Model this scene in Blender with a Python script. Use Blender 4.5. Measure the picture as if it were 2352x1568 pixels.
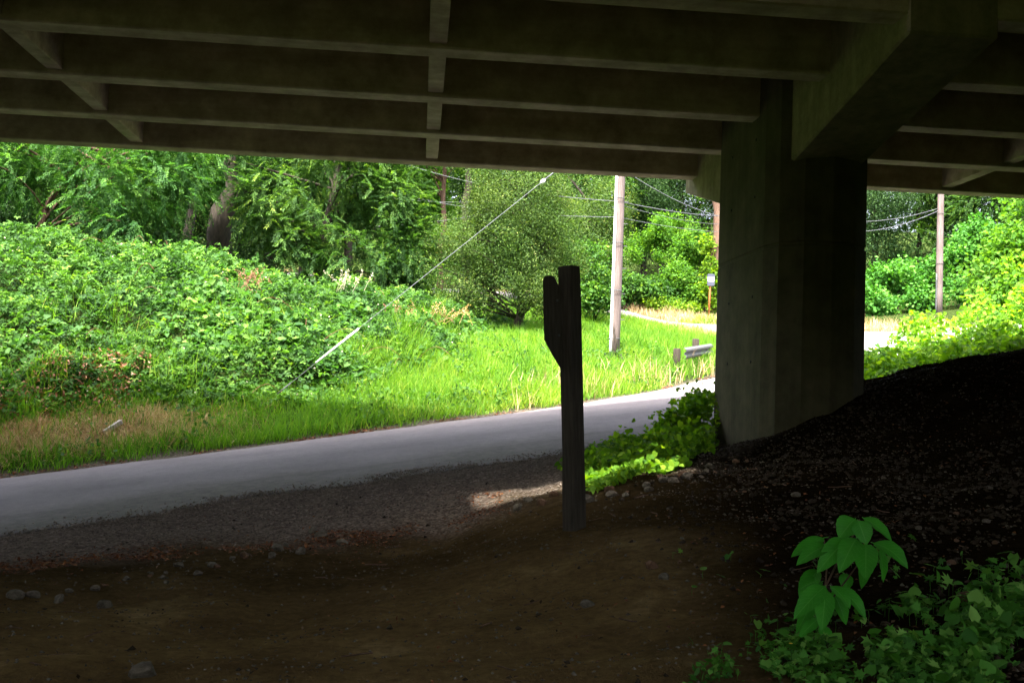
import bpy, bmesh, math, random
import numpy as np
from mathutils import Matrix, Vector
rad = math.radians
sc = bpy.context.scene
for o in list(bpy.data.objects): bpy.data.objects.remove(o)

# ------------------------------------------------------------------ camera
W, H, F = 2352.0, 1568.0, 2400.0
YAW, PITCH, ROLL = .0874, .05242, .03641
_f = np.array([math.sin(YAW)*math.cos(PITCH), math.cos(YAW)*math.cos(PITCH), math.sin(PITCH)])
_r = np.array([math.cos(YAW), -math.sin(YAW), 0.0]); _u = np.cross(_r, _f)
RT = _r*math.cos(ROLL)+_u*math.sin(ROLL); UP = _u*math.cos(ROLL)-_r*math.sin(ROLL); FW = _f
cam = bpy.data.cameras.new('camera'); camo = bpy.data.objects.new('camera', cam)
sc.collection.objects.link(camo)
cam.sensor_fit = 'HORIZONTAL'; cam.sensor_width = 36; cam.lens = F/W*36
cam.clip_start = .05; cam.clip_end = 1500
camo.matrix_world = Matrix(((RT[0], UP[0], -FW[0], 0), (RT[1], UP[1], -FW[1], 0), (RT[2], UP[2], -FW[2], 0), (0, 0, 0, 1)))
sc.camera = camo
def at(x, y, Y):
    v = FW+RT*(x-W/2)/F-UP*(y-H/2)/F
    return v/v[1]*Y

# ------------------------------------------------------------------ sky, sun, exposure
SUN_TRAVEL = Vector((.20, .42, -1.0)).normalized()
to_sun = -SUN_TRAVEL
EL = math.asin(to_sun.z); AZ = math.atan2(to_sun.x, to_sun.y)
world = bpy.data.worlds.new('World'); sc.world = world; world.use_nodes = True
wn = world.node_tree.nodes; wl = world.node_tree.links
sky = wn.new('ShaderNodeTexSky'); sky.sky_type = 'NISHITA'; sky.sun_disc = False
sky.sun_elevation = EL; sky.sun_rotation = AZ; sky.air_density = .8; sky.dust_density = 6.0; sky.ozone_density = 1.0
bg = wn['Background']; bg.inputs['Strength'].default_value = .15
hs = wn.new('ShaderNodeHueSaturation'); hs.inputs['Saturation'].default_value = .5      # thin high cloud: a whiter sky
wl.new(sky.outputs['Color'], hs.inputs['Color']); wl.new(hs.outputs['Color'], bg.inputs['Color'])
sl = bpy.data.lights.new('sun', 'SUN'); sl.energy = 2.0; sl.angle = rad(1.6); sl.color = (1, .95, .86)
so = bpy.data.objects.new('sun', sl); sc.collection.objects.link(so)
so.rotation_euler = SUN_TRAVEL.to_track_quat('-Z', 'Y').to_euler()
vs = sc.view_settings
vs.view_transform = 'Standard'; vs.look = 'None'; vs.gamma = 1.0; vs.use_curve_mapping = False
vs.exposure = 3.15
cy = sc.cycles
cy.max_bounces = 7; cy.diffuse_bounces = 4; cy.glossy_bounces = 2; cy.transmission_bounces = 3
cy.transparent_max_bounces = 4; cy.caustics_reflective = False; cy.caustics_refractive = False
cy.sample_clamp_indirect = 4.0
cy.use_denoising = True
try: cy.denoiser = 'OPENIMAGEDENOISE'
except Exception: pass

# ------------------------------------------------------------------ helpers
COL = sc.collection
rng = np.random.default_rng(7)
def nrm(a): return a/np.maximum(np.linalg.norm(a, axis=-1, keepdims=True), 1e-9)
def tag(o, label=None, cat=None, group=None, kind=None):
    if label: o['label'] = label
    if cat: o['category'] = cat
    if group: o['group'] = group
    if kind: o['kind'] = kind
    return o
def obj(name, me, mat=None, parent=None):
    o = bpy.data.objects.new(name, me); COL.objects.link(o)
    if mat is not None and me is not None and not me.materials: me.materials.append(mat)
    if parent is not None: o.parent = parent
    return o
def empty(name, loc=(0, 0, 0), rz=0):
    o = bpy.data.objects.new(name, None); COL.objects.link(o)
    o.location = loc; o.rotation_euler = (0, 0, rz); o.empty_display_size = .2
    return o
def mesh(name, v, f, smooth=False):
    me = bpy.data.meshes.new(name); me.from_pydata([tuple(p) for p in v], [], [tuple(q) for q in f]); me.update()
    if smooth: me.polygons.foreach_set('use_smooth', [True]*len(me.polygons))
    return me
def fast_mesh(name, V, tris, attrs=None, smooth=False):
    """V (n,3), tris (m,k) of equal size k"""
    me = bpy.data.meshes.new(name)
    n, (m, k) = len(V), tris.shape
    me.vertices.add(n); me.vertices.foreach_set('co', V.astype(np.float32).ravel())
    me.loops.add(m*k); me.loops.foreach_set('vertex_index', tris.astype(np.int32).ravel())
    me.polygons.add(m); me.polygons.foreach_set('loop_start', np.arange(0, m*k, k, dtype=np.int32))
    try: me.polygons.foreach_set('loop_total', np.full(m, k, dtype=np.int32))
    except Exception: pass
    if smooth: me.polygons.foreach_set('use_smooth', np.ones(m, dtype=bool))
    for a, val in (attrs or {}).items():
        at_ = me.attributes.new(a, 'FLOAT', 'POINT'); at_.data.foreach_set('value', val.astype(np.float32))
    me.update(calc_edges=True)
    return me
def box_bm(bm, x0, x1, y0, y1, z0, z1):
    v = [bm.verts.new(p) for p in ((x0,y0,z0),(x1,y0,z0),(x1,y1,z0),(x0,y1,z0),(x0,y0,z1),(x1,y0,z1),(x1,y1,z1),(x0,y1,z1))]
    for q in ((3,2,1,0),(4,5,6,7),(0,1,5,4),(1,2,6,5),(2,3,7,6),(3,0,4,7)): bm.faces.new([v[i] for i in q])
def box(name, mat, parent, x0, x1, y0, y1, z0, z1, bev=.0):
    bm = bmesh.new(); box_bm(bm, x0, x1, y0, y1, z0, z1)
    if bev: bmesh.ops.bevel(bm, geom=bm.edges[:], offset=bev, segments=1, affect='EDGES')
    me = bpy.data.meshes.new(name); bm.to_mesh(me); bm.free()
    return obj(name, me, mat, parent)
def tube_geo(path, radii, n=8, V=None, T=None, cap=True):
    """append tube quads (as triangles) to V,T lists"""
    path = np.asarray(path, float); m = len(path)
    d = np.gradient(path, axis=0); d = nrm(d)
    ref = np.array([0.31, .22, .92]) if abs(d[0] @ np.array([0.31, .22, .92])) < .9 else np.array([1., 0, 0])
    a = nrm(np.cross(d, ref)); b = np.cross(d, a)
    th = np.arange(n)*2*math.pi/n
    base = sum(len(x) for x in V)
    ring = path[:, None]+(a[:, None]*np.cos(th)[None, :, None]+b[:, None]*np.sin(th)[None, :, None])*np.asarray(radii)[:, None, None]
    V.append(ring.reshape(-1, 3))
    i = np.arange(m-1)[:, None]*n; j = np.arange(n)[None]; k = (j+1) % n
    q = np.stack([i+j, i+k, i+n+k, i+n+j], -1).reshape(-1, 4)+base
    T.append(np.concatenate([q[:, [0, 1, 2]], q[:, [0, 2, 3]]]))
    if cap:
        c0 = base+m*n; V.append(np.array([path[0], path[-1]]))
        jj = np.arange(n); kk = (jj+1) % n
        T.append(np.stack([np.full(n, c0), jj*0+base+kk, base+jj], -1))
        T.append(np.stack([np.full(n, c0+1), base+(m-1)*n+jj, base+(m-1)*n+kk], -1))
def tube(name, mat, parent, path, radii, n=8, smooth=True):
    V, T = [], []; path = np.asarray(path, float)
    if np.isscalar(radii): radii = np.full(len(path), radii)
    tube_geo(path, radii, n, V, T)
    return obj(name, fast_mesh(name, np.concatenate(V), np.concatenate(T), smooth=smooth), mat, parent)
_lat = np.random.default_rng(99).random((256, 256))
def vnoise(x, y, s=1.0, seed=0):
    x = np.asarray(x, float)/s+seed*17.3+1000; y = np.asarray(y, float)/s+seed*9.1+1000
    i = np.floor(x).astype(int); j = np.floor(y).astype(int); u = x-i; v = y-j
    u = u*u*(3-2*u); v = v*v*(3-2*v); g = lambda a, b: _lat[a % 256, b % 256]
    return (g(i, j)*(1-u)+g(i+1, j)*u)*(1-v)+(g(i, j+1)*(1-u)+g(i+1, j+1)*u)*v
def fbm(x, y, s, oct=3, seed=0):
    t = 0; a = 1; tot = 0
    for k in range(oct): t = t+a*vnoise(x, y, s/2**k, seed+k); tot += a; a *= .5
    return t/tot
def sstep(a, b, x): t = np.clip((x-a)/(b-a), 0, 1); return t*t*(3-2*t)

# leaf templates: (u along, v across, w out of plane), triangles
LEAF = {
 'rhomb': ([(0,0,0),(.42,.5,.10),(1,0,-.05),(.42,-.5,.10)], [(0,2,1),(0,3,2)]),
 'oval': ([(0,0,0),(.3,.42,.07),(.68,.40,.05),(1,0,-.10),(.68,-.40,.05),(.3,-.42,.07)], [(0,3,1),(1,3,2),(0,5,3),(5,4,3)]),
 'heart': ([(.08,0,0),(-.08,.30,.06),(.28,.52,.08),(.7,.32,.02),(1,0,-.12),(.7,-.32,.02),(.28,-.52,.08),(-.08,-.30,.06)],
           [(0,2,1),(0,3,2),(0,4,3),(0,5,4),(0,6,5),(0,7,6)]),
 'blade': ([(0,.5,0),(0,-.5,0),(.55,.36,.10),(.55,-.36,.10),(1,0,.42)], [(0,1,3),(0,3,2),(2,3,4)]),
 'spike': ([(0,.5,0),(0,-.5,0),(1,0,.25)], [(0,1,2)]),
}
def _tri():
    V, T = [], []
    for k, ang in enumerate((0, 1.15, -1.15)):
        c, s = math.cos(ang), math.sin(ang); L = 1.0 if k == 0 else .82
        for (u, v, w) in [(.12,0,0),(.5,.30,.08),(1,0,-.10),(.5,-.30,.08)]:
            u, v = u*L, v*L; V.append((u*c-v*s, u*s+v*c, w))
        T += [(4*k, 4*k+2, 4*k+1), (4*k, 4*k+3, 4*k+2)]
    return V, T
LEAF['trifoliate'] = _tri()
def _lobed():
    V = [(.0, 0, 0)]; T = []; pts = []
    for k, (ang, L) in enumerate(((-2.2,.5),(-1.75,.28),(-1.3,.72),(-.85,.42),(-.5,.85),(-.25,.55),(0,1),(.25,.55),(.5,.85),(.85,.42),(1.3,.72),(1.75,.28),(2.2,.5))):
        V.append((L*math.cos(ang), L*math.sin(ang)*.95, -.10*L*L+(.05 if k % 2 else 0)))
    for k in range(1, 13): T.append((0, k, k+1))
    return V, T
LEAF['lobed'] = _lobed()
def leaves(name, P, D, N, L, Wd, kind, rnd=None, extra=None):
    tv, tt = LEAF[kind]; tv = np.array(tv); tt = np.array(tt)
    D = nrm(D); B = nrm(np.cross(N, D)); N = np.cross(D, B); n = len(P)
    L = np.broadcast_to(L, n); Wd = np.broadcast_to(Wd, n)
    V = (P[:, None]+D[:, None]*(tv[None, :, 0:1]*L[:, None, None])+B[:, None]*(tv[None, :, 1:2]*Wd[:, None, None])
         + N[:, None]*(tv[None, :, 2:3]*L[:, None, None]))
    T = tt[None]+(np.arange(n)*len(tv))[:, None, None]
    if rnd is None: rnd = rng.random(n)
    a = {'rnd': np.repeat(rnd, len(tv))}
    for k, v in (extra or {}).items(): a[k] = np.repeat(v, len(tv))
    return fast_mesh(name, V.reshape(-1, 3), T.reshape(-1, 3), a)

# ------------------------------------------------------------------ materials
def newmat(name):
    m = bpy.data.materials.new(name); m.use_nodes = True
    nt = m.node_tree; return m, nt, nt.nodes, nt.links, nt.nodes['Principled BSDF']
def ramp(nodes, stops, interp='LINEAR'):
    r = nodes.new('ShaderNodeValToRGB'); e = r.color_ramp.elements; r.color_ramp.interpolation = interp
    while len(e) < len(stops): e.new(.5)
    for i, (p, c) in enumerate(stops): e[i].position = p; e[i].color = (*c, 1)
    return r
def noise(nt, scale, detail=4, rough=.55, coord=None, dist=0):
    n = nt.nodes.new('ShaderNodeTexNoise'); n.inputs['Scale'].default_value = scale
    n.inputs['Detail'].default_value = detail; n.inputs['Roughness'].default_value = rough; n.inputs['Distortion'].default_value = dist
    if coord is not None: nt.links.new(coord, n.inputs['Vector'])
    return n
def objcoord(nt, scale=None):
    c = nt.nodes.new('ShaderNodeTexCoord').outputs['Object']
    if scale:
        mp = nt.nodes.new('ShaderNodeMapping'); mp.inputs['Scale'].default_value = scale
        nt.links.new(c, mp.inputs['Vector']); return mp.outputs['Vector']
    return c
def mix(nt, fac, a, b, blend='MIX'):
    m = nt.nodes.new('ShaderNodeMix'); m.data_type = 'RGBA'; m.blend_type = blend
    for s, v in ((m.inputs[0], fac), (m.inputs[6], a), (m.inputs[7], b)):
        if isinstance(v, (int, float)): s.default_value = v
        elif isinstance(v, tuple): s.default_value = (*v, 1)
        else: nt.links.new(v, s)
    return m.outputs[2]
def bump(nt, height, strength, dist, bsdf):
    b = nt.nodes.new('ShaderNodeBump'); b.inputs['Strength'].default_value = strength; b.inputs['Distance'].default_value = dist
    nt.links.new(height, b.inputs['Height']); nt.links.new(b.outputs['Normal'], bsdf.inputs['Normal'])
def leafmat(name, stops, trans=.35, tint=(1.5, 1.5, .6), rough=.6, spec=.15, patch=None):
    m, nt, N, L, B = newmat(name)
    a = N.new('ShaderNodeAttribute'); a.attribute_name = 'rnd'
    r = ramp(N, stops); L.new(a.outputs['Fac'], r.inputs['Fac']); c = r.outputs['Color']
    if patch:
        nz = noise(nt, patch[0], 2, .5, objcoord(nt)); rr = ramp(N, [(.38, (0, 0, 0)), (.66, (1, 1, 1))]); L.new(nz.outputs['Fac'], rr.inputs['Fac'])
        c = mix(nt, rr.outputs['Color'], c, mix(nt, 1.0, c, patch[1], 'MULTIPLY'))
    L.new(c, B.inputs['Base Color']); B.inputs['Roughness'].default_value = rough; B.inputs['Specular IOR Level'].default_value = spec
    t = N.new('ShaderNodeBsdfTranslucent'); L.new(mix(nt, 1.0, c, tint, 'MULTIPLY'), t.inputs['Color'])
    ms = N.new('ShaderNodeMixShader'); ms.inputs[0].default_value = trans
    L.new(B.outputs[0], ms.inputs[1]); L.new(t.outputs[0], ms.inputs[2]); L.new(ms.outputs[0], N['Material Output'].inputs['Surface'])
    return m
def concrete_mat(name, dark, light, streak=(3, 3, .25), moss=.25):
    m, nt, N, L, B = newmat(name)
    oc = objcoord(nt)
    n1 = noise(nt, 2.2, 7, .7, oc); n2 = noise(nt, 1.6, 5, .6, objcoord(nt, streak)); n3 = noise(nt, 9, 4, .7, oc)
    r1 = ramp(N, [(.3, dark), (.72, light)]); L.new(n1.outputs['Fac'], r1.inputs['Fac'])
    r2 = ramp(N, [(.34, (.68, .66, .62)), (.64, (1, 1, 1))]); L.new(n2.outputs['Fac'], r2.inputs['Fac'])
    c = mix(nt, .75, r1.outputs['Color'], r2.outputs['Color'], 'MULTIPLY')
    r3 = ramp(N, [(.45, (0, 0, 0)), (.7, (1, 1, 1))]); L.new(n3.outputs['Fac'], r3.inputs['Fac'])
    mf = N.new('ShaderNodeMath'); mf.operation = 'MULTIPLY'; mf.inputs[1].default_value = moss; L.new(r3.outputs['Color'], mf.inputs[0])
    c = mix(nt, mf.outputs[0], c, (.05, .065, .025))
    L.new(c, B.inputs['Base Color']); B.inputs['Roughness'].default_value = .92; B.inputs['Specular IOR Level'].default_value = .2
    n4 = noise(nt, 60, 5, .7, oc); ad = N.new('ShaderNodeMath'); ad.operation = 'ADD'; L.new(n4.outputs['Fac'], ad.inputs[0]); L.new(n2.outputs['Fac'], ad.inputs[1])
    bump(nt, ad.outputs[0], .35, .01, B)
    return m
def wood_mat(name, c0, c1, scale=(14, 14, 1.0), rough=.85):
    m, nt, N, L, B = newmat(name)
    n = noise(nt, 3.0, 6, .65, objcoord(nt, scale)); r = ramp(N, [(.3, c0), (.7, c1)]); L.new(n.outputs['Fac'], r.inputs['Fac'])
    n2 = noise(nt, .9, 3, .5, objcoord(nt)); r2 = ramp(N, [(.3, (.6, .6, .6)), (.7, (1, 1, 1))]); L.new(n2.outputs['Fac'], r2.inputs['Fac'])
    L.new(mix(nt, 1.0, r.outputs['Color'], r2.outputs['Color'], 'MULTIPLY'), B.inputs['Base Color'])
    B.inputs['Roughness'].default_value = rough; B.inputs['Specular IOR Level'].default_value = .25
    bump(nt, n.outputs['Fac'], .5, .01, B)
    return m
def plain(name, c, rough=.6, metal=0, var=.25, spec=.4):
    m, nt, N, L, B = newmat(name)
    n = noise(nt, 12, 4, .6, objcoord(nt)); r = ramp(N, [(.25, tuple(x*(1-var) for x in c)), (.75, tuple(min(1, x*(1+var*.5)) for x in c))])
    L.new(n.outputs['Fac'], r.inputs['Fac']); L.new(r.outputs['Color'], B.inputs['Base Color'])
    B.inputs['Roughness'].default_value = rough; B.inputs['Metallic'].default_value = metal; B.inputs['Specular IOR Level'].default_value = spec
    return m

M = {}
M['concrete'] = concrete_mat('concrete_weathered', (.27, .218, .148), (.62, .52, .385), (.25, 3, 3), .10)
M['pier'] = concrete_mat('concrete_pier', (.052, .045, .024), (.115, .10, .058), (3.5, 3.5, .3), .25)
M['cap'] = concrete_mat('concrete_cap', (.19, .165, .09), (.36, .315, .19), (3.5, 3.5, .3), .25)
M['post'] = wood_mat('weathered_post_wood', (.026, .021, .015), (.085, .070, .052))
M['pole'] = wood_mat('utility_pole_wood', (.095, .07, .063), (.235, .185, .168), (10, 10, .5))
M['bark'] = wood_mat('bark', (.018, .014, .010), (.06, .047, .032), (6, 6, 1.2))
M['redbark'] = wood_mat('reddish_bark', (.06, .035, .022), (.19, .11, .075), (7, 7, .8))
M['metal'] = plain('galvanised_metal', (.075, .078, .08), .8, 0, .4)
M['wire'] = plain('wire_metal', (.13, .135, .145), .7, 0, .2, .2)
M['white'] = plain('white_plastic', (.78, .78, .76), .5, 0, .08)
M['slate'] = plain('sign_slate', (.055, .06, .085), .5, 0, .15)
M['orange'] = wood_mat('orange_post', (.34, .11, .03), (.48, .17, .05))
M['scrap'] = wood_mat('bleached_wood', (.35, .30, .26), (.68, .62, .56), (8, 8, 8))
M['rock'] = concrete_mat('stone', (.05, .042, .033), (.16, .137, .108), (2, 2, 2), .2)
M['gravel'] = concrete_mat('gravel_stone', (.13, .103, .085), (.30, .25, .21), (2, 2, 2), .05)
M['rock_red'] = concrete_mat('reddish_stone', (.07, .04, .025), (.15, .085, .05), (2, 2, 2), .1)
def G(*c): return c
M['bramble'] = leafmat('bramble_leaves', [(0, (.020, .060, .011)), (.45, (.050, .130, .020)), (.8, (.10, .21, .024)), (1, (.19, .31, .036))], .38, (1.6, 1.7, .6), patch=(.45, (.75, .8, .9)))
M['ash'] = leafmat('ash_leaves', [(0, (.024, .064, .014)), (.5, (.056, .125, .024)), (.85, (.11, .20, .03)), (1, (.24, .32, .06))], .42, (1.5, 1.6, .6), patch=(.35, (.7, .8, .95)))
M['locust'] = leafmat('locust_leaves', [(0, (.026, .080, .018)), (.5, (.060, .150, .030)), (1, (.14, .27, .04))], .42, (1.4, 1.6, .6), patch=(.4, (.8, .85, 1.0)))
M['haw'] = leafmat('hawthorn_leaves', [(0, (.022, .054, .012)), (.5, (.062, .122, .026)), (.92, (.13, .20, .04)), (1, (.20, .23, .07))], .36, (1.4, 1.5, .6), patch=(.5, (1.1, .95, .9)))
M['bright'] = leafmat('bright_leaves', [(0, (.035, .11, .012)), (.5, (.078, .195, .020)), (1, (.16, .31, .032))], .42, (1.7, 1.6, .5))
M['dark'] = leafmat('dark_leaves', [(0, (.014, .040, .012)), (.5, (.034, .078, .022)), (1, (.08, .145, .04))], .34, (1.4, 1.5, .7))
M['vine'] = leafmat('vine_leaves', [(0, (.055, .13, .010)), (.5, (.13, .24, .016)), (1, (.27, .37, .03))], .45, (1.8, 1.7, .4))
M['vine_painted_sun'] = leafmat('painted_sun_vine_leaves', [(0, (.055, .15, .012)), (.5, (.135, .29, .02)), (1, (.27, .42, .035))], .48, (1.8, 1.7, .4))  # vine colour brightened to stand in for sunlight on the leaves
M['cover'] = leafmat('ground_cover_leaves', [(0, (.026, .10, .013)), (.6, (.065, .205, .026)), (1, (.15, .30, .06))], .32, (1.5, 1.6, .5))
M['grass'] = leafmat('grass_blades', [(0, (.042, .125, .013)), (.5, (.090, .225, .020)), (.88, (.165, .31, .032)), (1, (.30, .37, .09))], .45, (1.6, 1.6, .5), patch=(.5, (1.25, 1.1, 1.0)))
M['straw'] = leafmat('straw_blades', [(0, (.28, .18, .085)), (.6, (.50, .38, .20)), (1, (.64, .54, .33))], .25, (1.2, 1.1, .8))
M['dry'] = leafmat('dry_leaves', [(0, (.07, .028, .012)), (.6, (.17, .060, .022)), (1, (.24, .11, .04))], .15, (1.2, 1, .7))
M['stalk'] = leafmat('seed_stalks', [(0, (.22, .10, .06)), (1, (.38, .20, .13))], .2)
M['pale'] = leafmat('pale_seedheads', [(0, (.34, .32, .22)), (1, (.62, .56, .46))], .3)
M['tan'] = leafmat('tan_grass_spikes', [(0, (.36, .24, .10)), (1, (.55, .40, .20))], .3)

# ground
def ground_mat():
    m, nt, N, L, B = newmat('ground_soil')
    oc = objcoord(nt)
    def attr(a): n = N.new('ShaderNodeAttribute'); n.attribute_name = a; return n.outputs['Fac']
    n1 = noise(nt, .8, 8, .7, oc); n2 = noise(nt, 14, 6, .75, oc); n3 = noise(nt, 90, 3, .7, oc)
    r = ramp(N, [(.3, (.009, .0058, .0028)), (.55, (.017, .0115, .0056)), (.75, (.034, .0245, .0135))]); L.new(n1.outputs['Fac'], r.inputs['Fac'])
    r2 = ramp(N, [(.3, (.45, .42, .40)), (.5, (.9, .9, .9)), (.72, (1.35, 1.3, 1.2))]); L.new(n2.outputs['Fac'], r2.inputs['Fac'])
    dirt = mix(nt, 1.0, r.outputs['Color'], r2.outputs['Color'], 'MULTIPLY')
    vo = N.new('ShaderNodeTexVoronoi'); vo.inputs['Scale'].default_value = 34; L.new(oc, vo.inputs['Vector'])
    rg = ramp(N, [(0, (.10, .079, .066)), (.5, (.215, .173, .146)), (1, (.40, .335, .28))]); L.new(vo.outputs['Color'], rg.inputs['Fac'])
    grav = mix(nt, .8, rg.outputs['Color'], r2.outputs['Color'], 'MULTIPLY')
    rs = ramp(N, [(.3, (.022, .040, .010)), (.7, (.060, .085, .022))]); L.new(n2.outputs['Fac'], rs.inputs['Fac'])
    rd = ramp(N, [(.3, (.12, .075, .035)), (.7, (.30, .21, .11))]); L.new(n2.outputs['Fac'], rd.inputs['Fac'])
    lit_dirt = mix(nt, 1.0, r.outputs['Color'], (14.0, 14.4, 13.0), 'MULTIPLY')
    dirt = mix(nt, attr('path'), dirt, mix(nt, .7, lit_dirt, r2.outputs['Color'], 'MULTIPLY'))  # path attribute: light from behind, painted as paler near dirt
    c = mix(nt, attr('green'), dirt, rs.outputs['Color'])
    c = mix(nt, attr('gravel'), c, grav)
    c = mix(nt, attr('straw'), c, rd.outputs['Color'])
    L.new(c, B.inputs['Base Color']); B.inputs['Roughness'].default_value = 1.0; B.inputs['Specular IOR Level'].default_value = 0.0
    ad = N.new('ShaderNodeMath'); ad.operation = 'MULTIPLY_ADD'; L.new(n2.outputs['Fac'], ad.inputs[0]); ad.inputs[1].default_value = 1.6; L.new(n3.outputs['Fac'], ad.inputs[2])
    bump(nt, ad.outputs[0], 1.0, .06, B)
    return m
M['ground'] = ground_mat()
def road_mat():
    m, nt, N, L, B = newmat('asphalt_worn')
    oc = objcoord(nt); n1 = noise(nt, .5, 5, .6, oc); n2 = noise(nt, 55, 5, .8, oc)
    rot = N.new('ShaderNodeMapping'); rot.inputs['Rotation'].default_value = (0, 0, rad(-16)); rot.inputs['Scale'].default_value = (.35, 1.6, 1)
    L.new(oc, rot.inputs['Vector']); n3 = noise(nt, .9, 4, .6, rot.outputs['Vector'])
    r = ramp(N, [(.3, (.135, .114, .119)), (.7, (.195, .167, .173))]); L.new(n1.outputs['Fac'], r.inputs['Fac'])
    r3 = ramp(N, [(.35, (.92, .92, .92)), (.65, (1.05, 1.05, 1.05))]); L.new(n3.outputs['Fac'], r3.inputs['Fac'])
    c = mix(nt, 1.0, r.outputs['Color'], r3.outputs['Color'], 'MULTIPLY')
    r2 = ramp(N, [(.3, (.6, .6, .6)), (.7, (1.35, 1.35, 1.35))]); L.new(n2.outputs['Fac'], r2.inputs['Fac'])
    c = mix(nt, .8, c, r2.outputs['Color'], 'MULTIPLY')
    n5 = noise(nt, 7, 6, .85, oc); r5 = ramp(N, [(.34, (.74, .74, .74)), (.5, (1, 1, 1)), (.66, (1.22, 1.21, 1.2))]); L.new(n5.outputs['Fac'], r5.inputs['Fac'])
    c = mix(nt, .75, c, r5.outputs['Color'], 'MULTIPLY')
    tv = N.new('ShaderNodeAttribute'); tv.attribute_name = 'across'; n6 = noise(nt, .8, 4, .6, oc)
    ma = N.new('ShaderNodeMath'); ma.operation = 'MULTIPLY_ADD'; L.new(n6.outputs['Fac'], ma.inputs[0]); ma.inputs[1].default_value = .07; L.new(tv.outputs['Fac'], ma.inputs[2])
    rt = ramp(N, [(0, (1, 1, 1)), (.20, (1.0, 1.0, 1.0)), (.245, (.74, .73, .74)), (.27, (1.12, 1.11, 1.1)), (.40, (1.0, 1.0, 1.0)), (.50, (.86, .86, .87)), (.66, (1.04, 1.04, 1.04)), (.78, (.92, .92, .93)), (1, (1.05, 1.04, 1.03))])
    L.new(ma.outputs[0], rt.inputs['Fac']); c = mix(nt, .85, c, rt.outputs['Color'], 'MULTIPLY')
    a = N.new('ShaderNodeAttribute'); a.attribute_name = 'edge'
    rge = ramp(N, [(.35, (.055, .046, .040)), (.65, (.135, .114, .097))]); L.new(n5.outputs['Fac'], rge.inputs['Fac'])
    c = mix(nt, a.outputs['Fac'], c, rge.outputs['Color'])
    L.new(c, B.inputs['Base Color']); B.inputs['Roughness'].default_value = .85; B.inputs['Specular IOR Level'].default_value = .3
    bump(nt, n2.outputs['Fac'], .5, .006, B)
    return m
M['road'] = road_mat()

# ------------------------------------------------------------------ terrain
RN = np.array([(-40, -1.0), (-20, 5.6), (-8, 10.6), (-4.51, 12.03), (-2.1, 13.15), (-.07, 13.8), (2.0, 14.4), (3.0, 14.75), (5, 16.2), (8, 19.5), (11.5, 24.0), (15, 27.5), (20, 30.5), (40, 38)])
RF = np.array([(-40, 5), (-20, 12.6), (-10, 17.2), (-7, 18.4), (-4.2, 19.3), (-.14, 20.95), (3.1, 22.5), (5.5, 24.2), (7.84, 27.2), (9.6, 31), (11, 35), (12.5, 40), (14, 42.5), (20, 41), (40, 48)])
yn = lambda x: np.interp(x, RN[:, 0], RN[:, 1])
yf = lambda x: np.interp(x, RF[:, 0], RF[:, 1])
rplane = lambda x, y: -1.9+.1269*x+.0592*y
UR = np.array([(22, 37.5), (17.5, 40), (13.2, 46.5), (9, 54), (5, 60), (-5, 66), (-25, 70)], float)   # upper road centre line
CP = [tuple(at(*p)) for p in [
 (1176,1568,5.0),(100,1568,5.4),(2300,1568,4.4),(0,1390,7.8),(0,1300,10),(400,1300,9.4),(1000,1275,10.4),(800,1400,7.7),(1000,1450,6.6),(500,1480,6.6),(1040,1335,8.2),
 (1320,1212,9),(1100,1262,9.4),(1210,1235,9.2),(1420,1125,10.4),(1540,1090,11.2),(1650,1058,12.1),(1821,987,13.05),(1985,905,13.05),(1645,1040,16.4),(1600,1062,15.2),(1700,1032,14.6),(2352,806,18),(1985,885,17.5),(2126,879,18),
 (2352,1000,10.5),(2352,1200,7.5),(2352,1400,5.6),(2000,1200,8),(1700,1200,8.5),(2000,1060,11),(1500,1300,7.4),(1500,1450,5.9),(1900,1480,5.3),
 (0,632,26),(330,672,26.5),(600,724,27),(880,765,28),(1100,770,30),(1290,775,31),(0,835,22.8),(400,845,23),(800,880,23),(1000,870,24.5),(1290,860,25.2),
 (0,985,20),(300,985,20.3),(600,978,21),(900,930,22),(1400,835,27),(1500,875,25.5),(1410,812,27.5),(1600,832,29),(1400,735,40),(1600,778,42.5),(1500,742,52),(1640,728,53),(1645,768,43.5),(2010,790,33),
 (740,695,33.5),(1200,748,33.5),(300,640,33),(1400,690,58),(1640,690,60),(2150,715,50),(2000,730,46),(2300,690,48)]]
CP += [(0,0,-1.55),(3,0,-.9),(-4,0,-1.6),(0,-6,-1.4),(8,5,.35),(12,10,1.6),(16,15,2.4),(14.5,21,1.5),(20,20,3.9),(22,8,4.4),(25,28,4.3),(11,21.5,.65),(9.5,20.5,.45),(12.2,20.5,1.05),(13.5,24,.9),(-4.5,4,-1.5),(-7.5,5.5,.6),(-11,3,3.2),(-20,-1,4.2),(-16,5,2.6),(-30,-20,3),(20,-20,6),(0,-11,2.6),(-12,-11,2.6),(12,-11,4.2),(0,-18,6.5),(-14,-18,6),(14,-18,7),(0,-25,9),(-40,-40,9),(0,-45,10),(40,-40,11),(40,0,6),  # rear and near-left banks: unseen, raised to cut the light under the deck
       (-14,23,.6),(-20,26,2.6),(-30,35,3.5),(-15,36,3.2),(-30,60,7),(0,70,7.5),(30,60,7),(45,45,6.5),(0,100,17),(-50,100,17),(50,100,17),(-50,40,4),(-45,8,-3),(60,20,7),(60,60,9)]
for x in (-30,-20,-12,-7,-4,-1,2,5,8,11,15,20,28):
    CP += [(x, float(yn(x)), float(rplane(x, yn(x)))), (x, float(yf(x)), float(rplane(x, yf(x)))+(.12 if x > 8 else 0))]
CP = np.array(CP)
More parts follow.
